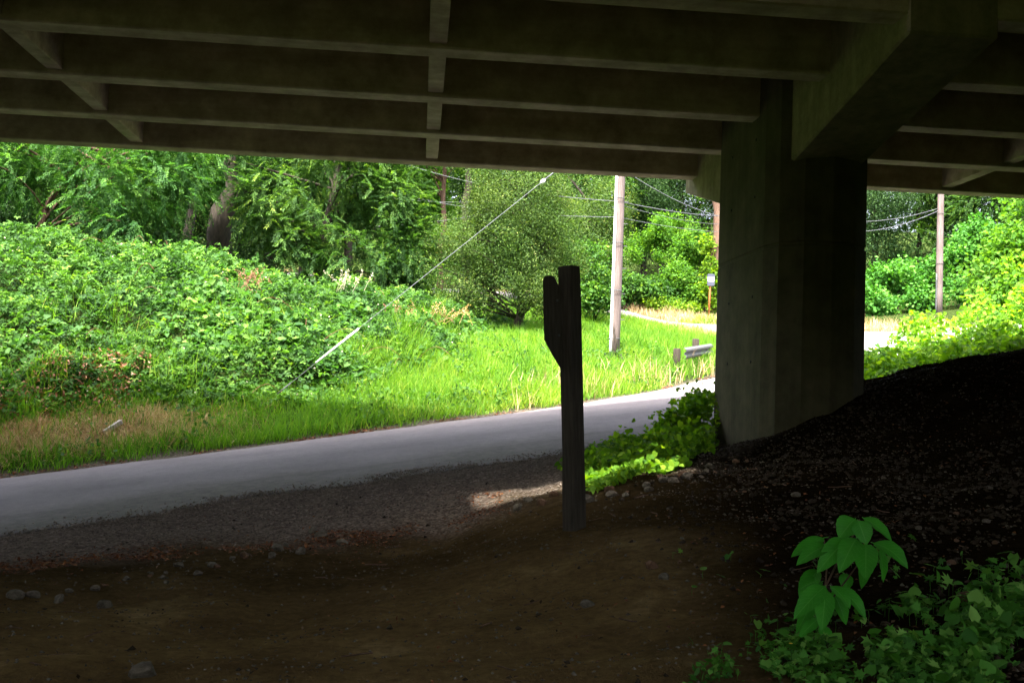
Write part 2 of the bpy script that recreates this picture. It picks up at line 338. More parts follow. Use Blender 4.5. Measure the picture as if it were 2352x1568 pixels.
def _tps_fit(P, lam=.4):
    n = len(P); d2 = ((P[:, None, :2]-P[None, :, :2])**2).sum(-1)
    K = .5*d2*np.log(d2+1e-9); K[np.arange(n), np.arange(n)] = lam
    A = np.zeros((n+3, n+3)); A[:n, :n] = K; A[:n, n] = 1; A[:n, n+1:] = P[:, :2]; A[n, :n] = 1; A[n+1:, :n] = P[:, :2].T
    return np.linalg.solve(A, np.concatenate([P[:, 2], np.zeros(3)]))
TW = _tps_fit(CP)
def hz0(x, y):
    x = np.asarray(x, float); y = np.asarray(y, float); sh = x.shape; x = x.ravel(); y = y.ravel(); out = np.empty(len(x)); n = len(CP)
    for i in range(0, len(x), 40000):
        X = x[i:i+40000, None]; Y = y[i:i+40000, None]
        d2 = (X-CP[None, :, 0])**2+(Y-CP[None, :, 1])**2
        out[i:i+40000] = (.5*d2*np.log(d2+1e-9))@TW[:n]+TW[n]+TW[n+1]*X[:, 0]+TW[n+2]*Y[:, 0]
    return out.reshape(sh)
def dist_poly(x, y, P):
    best = np.full(np.shape(x), 1e9)
    for a, b in zip(P[:-1], P[1:]):
        ab = b-a; t = np.clip(((x-a[0])*ab[0]+(y-a[1])*ab[1])/(ab@ab), 0, 1)
        best = np.minimum(best, np.hypot(x-a[0]-t*ab[0], y-a[1]-t*ab[1]))
    return best
URW = 2.3
def road_in(x, y):
    """signed distance-like value: positive inside a road"""
    a = np.minimum(y-yn(x), yf(x)-y)*.9
    return np.maximum(a, URW-dist_poly(x, y, UR))
def hz(x, y):
    h = hz0(x, y); d = road_in(x, y)
    # blend to the road plane inside road one, keep wobble outside
    rp = rplane(x, y); inside = np.minimum(y-yn(x), yf(x)-y)
    w = sstep(-1.0, .15, inside)*(1-sstep(7, 11, x))
    h = h*(1-w)+rp*w
    out = sstep(-.05, -1.2, d)
    near = np.exp(-((y-9)/7)**2)
    h = h+out*((fbm(x, y, 2.2, 3, 3)-.5)*.26*(1-.45*near)+(fbm(x, y, .55, 3, 5)-.5)*.10+(fbm(x, y, .24, 2, 6)-.5)*.05*near)
    return h
gx = np.concatenate([np.arange(-90, -14, 2.5), np.arange(-14, -5, .25), np.arange(-5, 9, .09), np.arange(9, 22, .25), np.arange(22, 95, 2.5)])
gy = np.concatenate([np.arange(-60, 2, 2.0), np.arange(2, 14, .09), np.arange(14, 32, .2), np.arange(32, 60, .6), np.arange(60, 130, 3.0)])
GX, GY = np.meshgrid(gx, gy)
GZ = hz(GX, GY); din = road_in(GX, GY)
GZ = GZ-.10*sstep(.05, .35, din)
nx, ny = len(gx), len(gy)
ii = (np.arange(ny-1)[:, None]*nx+np.arange(nx-1)[None]).ravel()
quads = np.stack([ii, ii+1, ii+nx+1, ii+nx], -1)
nearside = yn(GX)-GY
dirt = sstep(-.2, .3, nearside)*(1-sstep(17.8, 19.5, GY))*sstep(.0, 2.0, GY)*sstep(-7.5, -5.5, GX)
wob = (fbm(GX, GY, .9, 3, 11)-.5)*1.6
gravel = sstep(3.4, 1.6, nearside+wob)*sstep(-.6, 0, nearside)*(1-sstep(3.6, 5.2, GX))
fars = GY-yf(GX)
gravel = np.maximum(gravel, .7*sstep(.55, .15, fars+wob*.2)*sstep(-.6, -.1, fars))
straw = sstep(.5, .9, fars+wob*.3)*sstep(2.6, 1.5, fars+wob*.5)*sstep(-9.5, -7.5, GX)*sstep(-2.6, -4.8, GX)
straw = np.maximum(straw, .7*sstep(2.2, .2, np.abs(dist_poly(GX, GY, UR)-URW-.8)))
lit_zone = sstep(2.6, .6, GX+(GY-5)*-.15+wob*.5)*(.34+.66*sstep(9.6, 7.0, GY+wob*.6))*sstep(1.2, 2.5, GY)  # mask of the light painted into the near dirt colour
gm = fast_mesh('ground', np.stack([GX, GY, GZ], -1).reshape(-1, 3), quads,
               {'green': (1-dirt).ravel(), 'gravel': gravel.ravel(), 'straw': straw.ravel(), 'path': lit_zone.ravel()}, smooth=True)
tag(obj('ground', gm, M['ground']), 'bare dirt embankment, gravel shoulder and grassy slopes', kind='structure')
# road one
rx = np.concatenate([np.arange(-40, -10, 1.0), np.arange(-10, 12, .15), np.arange(12, 40, .6)])
tt = np.concatenate([[0, .012, .03, .06], np.linspace(.09, .4, 16), np.linspace(.45, .88, 10), [.94, .97, .988, 1]])
RX = np.repeat(rx[:, None], len(tt), 1)
wn_ = (fbm(rx, rx*0, .7, 4, 21)-.5)*.8; wf_ = (fbm(rx, rx*0, .8, 4, 31)-.5)*.35
a = yn(rx)+wn_; b = yf(rx)+wf_
RY = a[:, None]+(b-a)[:, None]*tt[None]
RZ = hz(RX, RY)*1.0
crown_ = .05*(1-(2*tt-1)**2)
RZ = RZ+crown_[None]+.005; RZ[:, 0] -= .07; RZ[:, -1] -= .07
ii = (np.arange(len(rx)-1)[:, None]*len(tt)+np.arange(len(tt)-1)[None]).ravel()
q = np.stack([ii, ii+len(tt), ii+len(tt)+1, ii+1], -1)
dn = (RY-a[:, None]); df = (b[:, None]-RY)
edge = np.clip(np.clip(sstep(2.9, .2, dn+(fbm(RX, RY, 1.3, 3, 8)-.5)*2.2)*1.0, 0, .97)+sstep(.35, .05, df)*.5, 0, 1)
tag(obj('road', fast_mesh('road', np.stack([RX, RY, RZ], -1).reshape(-1, 3), q, {'edge': edge.ravel(), 'across': np.broadcast_to(tt[None], RX.shape).ravel()}, True), M['road']), 'worn grey asphalt road climbing under the bridge', kind='structure')
# upper road
t = np.linspace(0, 1, 90); seg = np.r_[0, np.cumsum(np.hypot(*np.diff(UR, axis=0).T))]; seg /= seg[-1]
cx, cyy = np.interp(t, seg, UR[:, 0]), np.interp(t, seg, UR[:, 1])
k = np.ones(9)/9; cxs = np.convolve(np.pad(cx, 4, 'edge'), k, 'valid'); cys = np.convolve(np.pad(cyy, 4, 'edge'), k, 'valid')
dx, dy = np.gradient(cxs), np.gradient(cys); ln = np.hypot(dx, dy); px, py = -dy/ln, dx/ln
s = np.linspace(-URW, URW, 9)
UX = cxs[:, None]+px[:, None]*s; UY = cys[:, None]+py[:, None]*s; UZ = hz(UX, UY)+.03
ii = (np.arange(89)[:, None]*9+np.arange(8)[None]).ravel(); q = np.stack([ii, ii+1, ii+10, ii+9], -1)
tag(obj('upper_road', fast_mesh('upper_road', np.stack([UX, UY, UZ], -1).reshape(-1, 3), q, {'edge': np.zeros(UX.size), 'across': np.full(UX.size, .6)}, True), M['road']), 'sunlit pale asphalt road above the grass slope', kind='structure')
def hz1(x, y): return float(hz(np.array([x], float), np.array([y], float))[0])

# ------------------------------------------------------------------ bridge
S, HB, GW = 2.0, 4.0, .347
GY0 = 17.978; SOF = 5.05; TOP = 5.28; XA, XB = -42.0, 23.0
def parapet(parent, y0, y1, xa=XA, xb=XB): box('parapet', M['concrete'], parent, xa, xb, y0, y1, TOP+.003, TOP+.78, .02)
br = empty('bridge', (5.2, 14.7, 0)); off = Vector((-5.2, -14.7, 0))
tag(br, 'dark concrete girder bridge overhead carried by a hammerhead pier', 'bridge')
def part_shift(o): o.location = off; return o
for i in range(5):
    y = GY0-i*S
    part_shift(box('girder', M['concrete'], br, XA, XB, y, y+GW, HB, SOF, .02))
DX = [(-25.0, -24.8), (-20.0, -19.8), (-15.0, -14.8), (-10.0, -9.8), (-5.02, -4.81), (-.04, .17), (9.27, 9.47), (14.3, 14.5), (19.3, 19.5)]
for i in range(4):
    y = GY0-i*S
    for (a, b) in DX:
        part_shift(box('diaphragm', M['concrete'], br, a, b, y-S+GW-.004, y+.004, HB+.055, SOF, .012))
EDGE_A, EDGE_B = 9.85, 8.6
bm = bmesh.new(); box_bm(bm, XA, XB, EDGE_A, 19.1, SOF+.003, TOP)
me = bpy.data.meshes.new('deck_slab'); bm.to_mesh(me); bm.free(); part_shift(obj('deck_slab', me, M['concrete'], br))
for (y0, y1) in ((EDGE_A, EDGE_A+.22), (18.88, 19.1)):
    p = box('parapet', M['concrete'], br, XA, XB, y0, y1, TOP+.003, TOP+.78, .02); part_shift(p)
GAPX0, GAPX1 = -.6, 2.0      # the open joint between the two decks; elsewhere an added unseen slab keeps the sun out
for (a, b) in ((XA, GAPX0), (GAPX1, XB)):
    part_shift(box('sun_block_slab', M['concrete'], br, a, b, EDGE_B+.003, EDGE_A-.003, SOF+.05, TOP-.01))  # added slab, unseen, that narrows the strip of sun
# pier cap: hammerhead, tapered to both ends
CX0, CX1 = 4.762, 5.72
prof = [(9.96, 3.80), (13.2, 3.22), (16.42, 3.22), (18.80, 3.86), (18.80, SOF), (9.96, SOF)]
bm = bmesh.new()
va = [bm.verts.new((CX0, y, z)) for y, z in prof]; vb = [bm.verts.new((CX1, y, z)) for y, z in prof]
bm.faces.new(va[::-1]); bm.faces.new(vb)
for i in range(6): j = (i+1) % 6; bm.faces.new((va[i], va[j], vb[j], vb[i]))
bmesh.ops.recalc_face_normals(bm, faces=bm.faces[:]); bmesh.ops.bevel(bm, geom=bm.edges[:], offset=.025, segments=1, affect='EDGES')
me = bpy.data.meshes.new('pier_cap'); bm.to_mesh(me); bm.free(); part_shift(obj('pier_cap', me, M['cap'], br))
def column(parent, x0, x1, y0, y1, zb, zt, joint, rc=.11):
    pts = []
    for cx, cyc, a0 in ((x1-rc, y1-rc, 0), (x0+rc, y1-rc, 90), (x0+rc, y0+rc, 180), (x1-rc, y0+rc, 270)):
        for k in range(4): a = rad(a0+30*k); pts.append((cx+rc*math.cos(a), cyc+rc*math.sin(a)))
    mx, my = (x0+x1)/2, (y0+y1)/2; n = len(pts); V, Fc = [], []
    levels = [(zb, 0), (joint-.045, 0), (joint-.03, .03), (joint+.005, .03), (joint+.02, .006), (zt, .006)]
    for z, ins in levels:
        for (x, y) in pts:
            d = math.hypot(x-mx, y-my); V.append((x-(x-mx)/d*ins, y-(y-my)/d*ins, z))
    for l in range(len(levels)-1):
        for i in range(n): j = (i+1) % n; Fc.append((l*n+i, l*n+j, (l+1)*n+j, (l+1)*n+i))
    me = mesh('pier_column', V, Fc)
    return obj('pier_column', me, M['pier'], parent)
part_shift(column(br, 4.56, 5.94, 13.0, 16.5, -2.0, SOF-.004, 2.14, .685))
M['hole'] = plain('dark_hole', (.012, .011, .009), .9)
for z_ in (.6, 1.5, 2.9, 3.7):
    for y_ in (14.1, 15.2):
        part_shift(tube('tie_hole', M['hole'], br, [(4.575, y_, z_), (4.553, y_, z_)], .022, 8))
# the twin deck over the photographer
b2 = empty('bridge', (5.2, 1.0, 0)); off = Vector((-5.2, -1.0, 0))
tag(b2, 'second concrete bridge deck directly above the near dirt slope', 'bridge')
for i in range(5): y = 6.4-i*S; part_shift(box('girder', M['concrete'], b2, XA, XB, y, y+GW, HB, SOF, .02))
part_shift(box('deck_slab', M['concrete'], b2, XA, XB, -2.2, EDGE_B, SOF+.003, TOP))
for (y0, y1) in ((-2.2, -1.98), (EDGE_B-.22, EDGE_B)): part_shift(box('parapet', M['concrete'], b2, XA, XB, y0, y1, TOP+.003, TOP+.78, .02))
# abutment wall where both decks end on the embankment
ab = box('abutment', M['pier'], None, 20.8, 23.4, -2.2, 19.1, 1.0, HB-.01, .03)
tag(ab, 'concrete bridge abutment at the top of the slope', 'abutment')

# ------------------------------------------------------------------ plants: ground layers
def scatter(n, x0, x1, y0, y1, fn, seed):
    r = np.random.default_rng(seed); out = []
    tot = 0
    while tot < n:
        x = r.uniform(x0, x1, n); y = r.uniform(y0, y1, n); p = fn(x, y); k = r.random(n) < p
        out.append(np.stack([x[k], y[k]], -1)); tot += k.sum()
        if len(out) > 60: break
    return np.concatenate(out)[:n]
def rdir(r, n, up=0.0, spread=1.0):
    d = r.normal(size=(n, 3))*spread; d[:, 2] += up; return nrm(d)
fars_ = lambda x, y: y-yf(x)
bb = lambda x: np.interp(x, [-18, -9, -6.5, -4, -2, 0, 1, 2.5, 4, 6], [1.2, 1.7, 2.2, 2.1, 1.7, 3.0, 4.8, 8, 11, 13])
def bramble_mask(x, y):
    f = fars_(x, y)-bb(x)-(fbm(x, y, 1.3, 2, 41)-.5)*1.2
    return sstep(-.25, .35, f)*(y < np.interp(x, [-18, -8, 0, 5], [30, 30.5, 32.5, 34]))*(.25+.75*sstep(.36, .52, fbm(x, y, .55, 2, 43)+.06))
def bramble_top(x, y):
    f = fars_(x, y)-bb(x)
    return hz(x, y)+sstep(-.2, np.interp(x, [-3, 0, 2], [1.2, 3.4, 5.0]), f)*(.10+.95*np.abs(fbm(x, y, 1.6, 2, 47)-.3)+.75*fbm(x, y, .5, 2, 49)-.12)+.02
r = np.random.default_rng(5)
n = 74000
XY = scatter(n, -17, 5.5, 18, 34, bramble_mask, 5); x, y = XY[:, 0], XY[:, 1]; n = len(x)
z = bramble_top(x, y)+.10-r.exponential(.18, n)+(r.random(n) < .02)*r.uniform(0, .35, n)
N = rdir(r, n, 1.5, .75); N[:, 1] -= .35; D = rdir(r, n, -.25, 1.0); D[:, 1] -= .3
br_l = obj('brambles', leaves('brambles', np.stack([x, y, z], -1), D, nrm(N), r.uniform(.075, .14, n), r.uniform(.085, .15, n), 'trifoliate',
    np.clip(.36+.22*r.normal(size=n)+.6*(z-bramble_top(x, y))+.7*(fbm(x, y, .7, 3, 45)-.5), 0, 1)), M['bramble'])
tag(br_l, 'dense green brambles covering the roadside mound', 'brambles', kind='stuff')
# arching bramble canes
V, T = [], []
for i in range(60):
    p = XY[r.integers(n)]; bz = float(bramble_top(np.array([p[0]]), np.array([p[1]]))[0]); a = r.uniform(0, 6.28); L = r.uniform(.5, 1.1)
    q = np.linspace(0, 1, 6); path = np.stack([p[0]+math.cos(a)*L*q, p[1]+math.sin(a)*L*q, bz-.05+.35*np.sin(q*2.6)], -1)
    tube_geo(path, np.linspace(.005, .003, 6), 4, V, T, False)
cn = obj('bramble_canes', fast_mesh('bramble_canes', np.concatenate(V), np.concatenate(T), {'rnd': np.full(sum(map(len, V)), .1)}), M['stalk'])
tag(cn, 'thin arching bramble canes over the mound', 'canes', kind='stuff')
# grass
def grass_mask(x, y):
    f = fars_(x, y); g = sstep(.08, .5, f+(fbm(x, y, .6, 2, 51)-.5)*.7)*sstep(1.2, -.1, f-bb(x))
    st = sstep(.7, 1.0, f)*sstep(2.4, 1.7, f)*sstep(-9.3, -7.8, x)*sstep(-3.2, -5.0, x)
    return g*(1-.85*st)*(road_in(x, y) < -.05)
def field_mask(x, y):
    f = fars_(x, y); return sstep(.05, .4, f)*(f > 0)*(road_in(x, y) < -.05)*(x > 1.0)*sstep(0, 1.5, f-0)*(1-bramble_mask(x, y))
def grass(name, XY, L, wd, lean, mat, label, kind='blade', seed=1, rndf=None, up=1.8):
    r = np.random.default_rng(seed); n = len(XY); x, y = XY.T
    P = np.stack([x, y, hz(x, y)-.02], -1); D = rdir(r, n, up, .55); N = rdir(r, n, 0, 1.0)
    clump = fbm(x, y, .7, 2, seed+60)
    L = L*r.uniform(.55, 1.25, n)*(.55+.9*clump)
    rn = np.clip((rndf(x, y) if rndf else .45)+.22*r.normal(size=n), 0, 1)
    o = obj(name, leaves(name, P, D, nrm(N), L, wd*r.uniform(.7, 1.3, n), kind, rn), mat)
    return tag(o, label, 'grass', kind='stuff')
A = scatter(52000, -13, 6, 17, 30, grass_mask, 61)
grass('verge_grass', A, .30, .013, .4, M['grass'], 'green grass along the far road verge', 'blade', 62, lambda x, y: .40+.35*sstep(-5, 3, x)+.25*(fbm(x, y, 1.2, 2, 71)-.5))
A = scatter(70000, 1, 16, 23, 52, field_mask, 63)
grass('meadow_grass', A, .38, .020, .4, M['grass'], 'sunlit grass slope behind the utility pole', 'blade', 64, lambda x, y: .50+.5*(fbm(x, y, 2.0, 2, 72)-.5)+.25*sstep(36, 44, y))
def straw_mask(x, y):
    f = fars_(x, y); st = sstep(.4, 1.0, f)*sstep(2.6, 1.8, f)*sstep(-9.5, -7.8, x)*sstep(-2.6, -4.8, x)
    up = sstep(1.4, .2, np.abs(dist_poly(x, y, UR)-URW-.9))*(road_in(x, y) < -.05)*(x > 2)
    return np.maximum(st, up)
A = scatter(15000, -10, 4, 17, 27, straw_mask, 65)
grass('dead_grass', A, .22, .012, .8, M['straw'], 'flattened dry tan grass beside the road verge', 'blade', 66, None, .35)
A = scatter(9000, 3, 26, 33, 60, lambda x, y: straw_mask(x, y)*(y > 34), 67)
grass('dry_verge_grass', A, .42, .025, .5, M['straw'], 'pale dry grass edging the upper road', 'blade', 68, None, 1.6)
A = scatter(380, 2.0, 9, 22, 30, lambda x, y: sstep(.1, .4, fars_(x, y))*sstep(2.4, .8, fars_(x, y))*sstep(.45, .6, fbm(x, y, .8, 2, 81)), 69)
grass('seeding_grass', A, .55, .014, .5, M['straw'], 'pale seeding grass at the sunlit road edge', 'blade', 70, None, 2.4)

# vine patch on the slope left of the pier, and the bank right of it
def vine_mask(x, y):
    e = np.interp(x, [1.2, 2.0, 2.9, 3.6, 4.3, 4.76], [12.2, 13.4, 14.6, 15.7, 16.6, 17.0]); lo = np.interp(x, [1.2, 2.0, 2.9, 3.6, 4.3, 4.8], [11.2, 10.8, 11.7, 12.8, 14.6, 16.3])
    return sstep(1.75, 2.1, x)*(x < 4.66)*sstep(-.3, .45, e-y+(fbm(x, y, .5, 2, 93)-.5)*.8)*sstep(-.1, .5, y-lo+(fbm(x, y, .4, 2, 94)-.5)*.7)
r = np.random.default_rng(15)
XY = scatter(8000, 1.2, 4.78, 10.5, 17.2, vine_mask, 16); x, y = XY.T; n = len(x)
ht = np.interp(x, [1.2, 2.2, 3.2, 4.2, 4.8], [.04, .08, .14, .30, .44])*(.12+1.6*sstep(.2, .8, fbm(x, y, .5, 3, 91)))
z = hz(x, y)+ht*r.beta(2.2, 1.0, n)+.02+(r.random(n) < .03)*r.uniform(0, .3, n)*(x > 2.4)
N = rdir(r, n, 1.6, .7); N[:, 1] -= .5
o = obj('vine_patch', leaves('vine_patch', np.stack([x, y, z], -1), rdir(r, n, -.5, 1), nrm(N), r.uniform(.05, .095, n), r.uniform(.05, .095, n), 'heart', np.clip(r.normal(.45, .25, n), 0, 1)), M['vine_painted_sun'])
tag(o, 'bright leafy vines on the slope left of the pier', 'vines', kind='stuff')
def bank_mask(x, y):
    lo = np.interp(x, [5.5, 7.7, 8.8, 10.9, 14], [17.0, 17.7, 18.2, 18.2, 17.6])
    return sstep(0, .35, y-lo-(fbm(x, y, .5, 2, 95)-.5)*.5)*(y < np.interp(x, [6, 8, 10, 12, 16, 20], [18.8, 20.8, 22.6, 24.0, 27.0, 29]))*(x > 5.9)
XY = scatter(34000, 5.9, 18, 17, 29, bank_mask, 17); x, y = XY.T; n = len(x)
lo_ = np.interp(x, [5.5, 7.7, 8.8, 10.9, 14], [17.0, 17.7, 18.2, 18.2, 17.6])
ht = (.10+np.interp(x, [6, 8, 9.5, 11, 13, 16], [.45, .7, .7, .8, 1.1, 1.6])*(.35*sstep(-.2, 1.0, y-lo_)+.65*sstep(1.0, 4.0, y-lo_)))*(.15+1.5*sstep(.25, .75, fbm(x, y, 1.1, 3, 96)))
z = hz(x, y)+ht*r.beta(2.6, 1.0, n)
N = rdir(r, n, 1.4, .75); N[:, 1] -= .4
o = obj('bank_foliage', leaves('bank_foliage', np.stack([x, y, z], -1), rdir(r, n, -.4, 1), nrm(N), r.uniform(.065, .14, n), r.uniform(.06, .12, n), 'heart', np.clip(r.normal(.45, .25, n), 0, 1)), M['vine_painted_sun'])
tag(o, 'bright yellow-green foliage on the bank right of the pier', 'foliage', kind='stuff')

# ------------------------------------------------------------------ trees and shrubs
def crown(rg, blobs, n_spray, per, leaf, kind, droop=.3, pinnate=True, twig=.5, gate=.36, fine=1.0, low=None, noise_s=1.1):
    """blobs: (cx,cy,cz,rx,ry,rz) in local space; sprays fill the outer part of each blob"""
    blobs = np.array(blobs, float); vol = (blobs[:, 3]*blobs[:, 4]+blobs[:, 3]*blobs[:, 5]+blobs[:, 4]*blobs[:, 5]); pick = rg.choice(len(blobs), n_spray*2, p=vol/vol.sum())
    d = nrm(rg.normal(size=(n_spray*2, 3))); rr = rg.uniform(.25, 1, n_spray*2)**.45
    lump = .58+.70*fbm(d[:, 0]*2+d[:, 2]*1.7+pick*3.1, d[:, 1]*2-d[:, 2]*1.3, .6, 2, 3)
    c = blobs[pick, :3]+d*blobs[pick, 3:]*(rr*lump)[:, None]
    g = vnoise(c[:, 0]+c[:, 2]*.7, c[:, 1]*1.0+c[:, 2]*.9, noise_s, int(rg.integers(50)))
    keep = np.where(g > gate)[0][:n_spray]; c, d = c[keep], d[keep]; m = len(c)
    if low is not None: k = c[:, 2] > low; c, d = c[k], d[k]; m = len(c)
    tw = nrm(d*.7+rg.normal(size=(m, 3))*.45+np.array([0, 0, -droop]))
    side = nrm(np.cross(tw, np.array([0, 0, 1.0])+rg.normal(size=(m, 3))*.25)); nr = np.cross(side, tw)
    nr *= np.sign(nr[:, 2:3]+1e-6)
    ln = twig*rg.uniform(.6, 1.3, m)
    if pinnate:
        k = np.arange(per); tpos = (k//2+1)/(per/2+.5); sgn = np.where(k % 2, 1, -1.0); bend = -.5*droop*tpos**2
        P = c[:, None]+tw[:, None]*(ln[:, None]*tpos)[..., None]; P[..., 2] += ln[:, None]*bend
        D = tw[:, None]*.75+side[:, None]*sgn[None, :, None]*.8+rg.normal(size=(m, per, 3))*.18; D[..., 2] -= droop*.45
        N = nr[:, None]+rg.normal(size=(m, per, 3))*.35
    else:
        P = c[:, None]+rg.normal(size=(m, per, 3))*(ln*.42)[:, None, None]
        D = rg.normal(size=(m, per, 3))+d[:, None]*.5; D[..., 2] -= droop
        N = rg.normal(size=(m, per, 3))*.6+d[:, None]*.5; N[..., 2] += .9
    q = m*per; base = np.clip(rg.normal(.42, .2, m), 0, 1)
    rn = np.clip(np.repeat(base, per)+rg.normal(0, .14, q), 0, 1)
    L = leaf[0]*rg.uniform(.7, 1.25, q)*fine
    return leaves('crown', P.reshape(-1, 3), D.reshape(-1, 3), nrm(N.reshape(-1, 3)), L, L*leaf[1], kind, rn), c
def limbs(rg, trunk_path, trunk_r, cents, n, mat, parent, thick=.05, name='trunk'):
    V, T = [], []; tp = np.asarray(trunk_path, float)
    q = np.linspace(0, 1, 14); s = np.linspace(0, 1, len(tp)); path = np.stack([np.interp(q, s, tp[:, i]) for i in range(3)], -1)
    path[1:-1] += rg.normal(size=(12, 3))*np.array([.04, .04, 0])*trunk_r*6
    rr = trunk_r*np.linspace(1, .35, 14); rr[0] *= 1.35
    tube_geo(path, rr, 10, V, T)
    if len(cents):
        for c in cents[rg.choice(len(cents), min(n, len(cents)), replace=False)]:
            k = int(np.clip(np.searchsorted(path[:, 2], c[2]-abs(rg.normal(1.2, .5))), 2, 12)); a = path[k]
            mid = (a+c)/2+np.array([0, 0, .35])+rg.normal(size=3)*.2; u = np.linspace(0, 1, 6)[:, None]
            b = (1-u)**2*a+2*u*(1-u)*mid+u*u*c
            tube_geo(b, np.linspace(thick*rg.uniform(.6, 1.3), .010, 6), 5, V, T, False)
    return obj(name, fast_mesh(name, np.concatenate(V), np.concatenate(T), smooth=True), mat, parent)
def tree(name, label, cat, base, rg_seed, trunk_path, trunk_r, blobs, n_spray, per, leaf, kind, mat, bark, nl=30, group=None, thick=.05, **kw):
    rg = np.random.default_rng(rg_seed); e = empty(name, base); tag(e, label, cat, group)
    me, c = crown(rg, blobs, n_spray, per, leaf, kind, **kw)
    obj('crown' if cat == 'tree' else 'foliage', me, mat, e)
    if trunk_path is not None: limbs(rg, trunk_path, trunk_r, c, nl, bark, e, thick, 'trunk' if cat == 'tree' else 'stem')
    return e
def gb(px, py, Y):
    p = at(px, py, Y); return (float(p[0]), float(Y), hz1(p[0], Y)-.05)
def lb(base, lst):
    """crown blobs given as (px,py,Y,rx,ry,rz) turned to local space of base"""
    return [tuple(at(a, b, c)-np.array(base))+(d, e, f) for (a, b, c, d, e, f) in lst]
# left locust with drooping sprays
B_ = gb(72, 525, 31.5)
tree('locust_tree', 'drooping feathery tree with slim reddish trunk at far left', 'tree', B_, 101,
     [(0, 0, 0), (.25, 0, 1.2), (.45, .1, 2.1), (1.2, .3, 3.0), (2.2, .6, 3.6), (3.0, .8, 5.5)], .11,
     lb(B_, [(60, 390, 31, 2.0, 1.6, 1.0), (230, 430, 30.5, 1.7, 1.5, 1.5), (370, 420, 31, 1.6, 1.5, 1.3), (300, 500, 30.2, 1.3, 1.2, .8), (200, 300, 31.5, 3.6, 2.6, 1.8), (420, 330, 31.5, 1.6, 1.8, 1.8), (-150, 330, 31, 2.6, 2, 2.2)]),
     4400, 22, (.098, .40), 'rhomb', M['locust'], M['redbark'], 26, droop=.32, twig=.55, gate=.38)
# big mossy trunk
B_ = gb(498, 600, 34.5)
tree('mossy_tree', 'thick dark mossy trunk standing behind the bramble mound', 'tree', B_, 102,
     [(0, 0, -.3), (.1, 0, 2), (.55, 0, 4.5), (.9, .3, 8), (1.2, .5, 12)], .46,
     [(0, .5, 9.5, 4.0, 3.0, 2.6), (1.5, 0, 7.2, 2.0, 1.6, 1.2), (-1.0, 1.2, 5.8, 1.4, 1.2, .9)], 900, 22, (.14, .4), 'rhomb', M['ash'], M['bark'], 20, droop=.4, twig=.6, thick=.09)
B_ = gb(428, 600, 37)
tree('slim_dark_tree', 'slim dark trunk just left of the thick mossy trunk', 'tree', B_, 103,
     [(0, 0, -.3), (.1, 0, 3), (.2, .1, 6), (.1, .3, 11)], .21, [(0, .5, 8.5, 3.0, 2.5, 2.6), (-1.2, .6, 4.6, 1.6, 1.4, 1.4)], 700, 20, (.14, .4), 'rhomb', M['dark'], M['bark'], 14, droop=.4)
# ash
B_ = gb(735, 690, 33)
tree('ash_tree', 'broad ash-like tree with hanging leaf sprays at mid left', 'tree', B_, 104,
     [(0, 0, -.2), (-.1, 0, 1.5), (.25, 0, 3.2), (.2, .2, 6), (.4, .3, 10)], .19,
     lb(B_, [(640, 440, 32.5, 1.5, 1.4, 1.5), (760, 430, 32, 1.7, 1.5, 1.6), (880, 470, 32.2, 1.5, 1.4, 1.6), (660, 560, 32, 1.2, 1.1, 1.3), (830, 590, 31.8, 1.5, 1.2, 1.2), (930, 570, 32, 1.0, 1.0, 1.3), (760, 300, 33, 3.2, 2.6, 2.2), (700, 640, 32.2, .9, .8, .5)]),
     5000, 22, (.092, .42), 'rhomb', M['ash'], M['bark'], 46, droop=.28, twig=.48, gate=.38, thick=.06)
# hawthorn
B_ = gb(1185, 750, 31.5)
tree('hawthorn_tree', 'dense grey-green thorny tree with twiggy interior reaching the ground', 'tree', B_, 105,
     [(0, 0, -.2), (.15, 0, 1.2), (.05, 0, 2.6), (.2, 0, 5.5)], .16,
     lb(B_, [(1190, 470, 31, 1.8, 1.6, 1.2), (1120, 560, 31, 1.6, 1.4, 1.2), (1240, 570, 30.8, 1.5, 1.3, 1.3), (1130, 660, 30.7, 1.4, 1.3, .75), (1240, 670, 30.6, 1.1, 1.1, .7), (1040, 600, 31.2, 1.1, 1.1, 1.2), (1180, 370, 31.5, 1.7, 1.5, 1.3), (1290, 500, 31, .7, .8, .6), (1310, 610, 30.6, .55, .6, .5), (1270, 690, 30.3, .7, .7, .5), (1040, 690, 30.6, .7, .7, .45), (1150, 600, 30.1, .8, .6, .6)]),
     3500, 26, (.066, .5), 'rhomb', M['haw'], M['bark'], 90, droop=.15, pinnate=False, twig=.5, gate=.43, noise_s=.8, thick=.035)
# sunlit maple seen in the gap, and its neighbours
B_ = gb(1012, 560, 46)
tree('maple_tree', 'sunlit yellow-green tree with pale trunk seen in the gap between tree crowns', 'tree', B_, 106,
     [(0, 0, -.3), (0, 0, 3), (.1, 0, 6), (.1, .2, 11)], .17,
     lb(B_, [(990, 400, 47, 2.4, 1.6, 1.2), (1060, 470, 47.5, 1.5, 1.2, 1.0), (930, 470, 47.5, 1.6, 1.4, 1.5), (1000, 330, 47, 2.6, 2, 1.6), (1000, 600, 46, 2.4, 1.2, 1.0)]), 1500, 16, (.15, .75), 'oval', M['bright'], M['redbark'], 20, pinnate=False, twig=.7, gate=.42, droop=.4)
B_ = gb(1076, 560, 44)
tree('dark_trunk_tree', 'dark leaning trunk beside the sunlit gap above the thorny tree', 'tree', B_, 107,
     [(0, 0, -.3), (-.2, 0, 4), (0, 0, 7), (.6, .2, 11)], .22, [(0, 0, 9.5, 2.6, 2, 2), (.4, .4, 6.6, 1.0, 1.0, .8)], 500, 18, (.15, .6), 'oval', M['ash'], M['bark'], 16, pinnate=False, twig=.6)
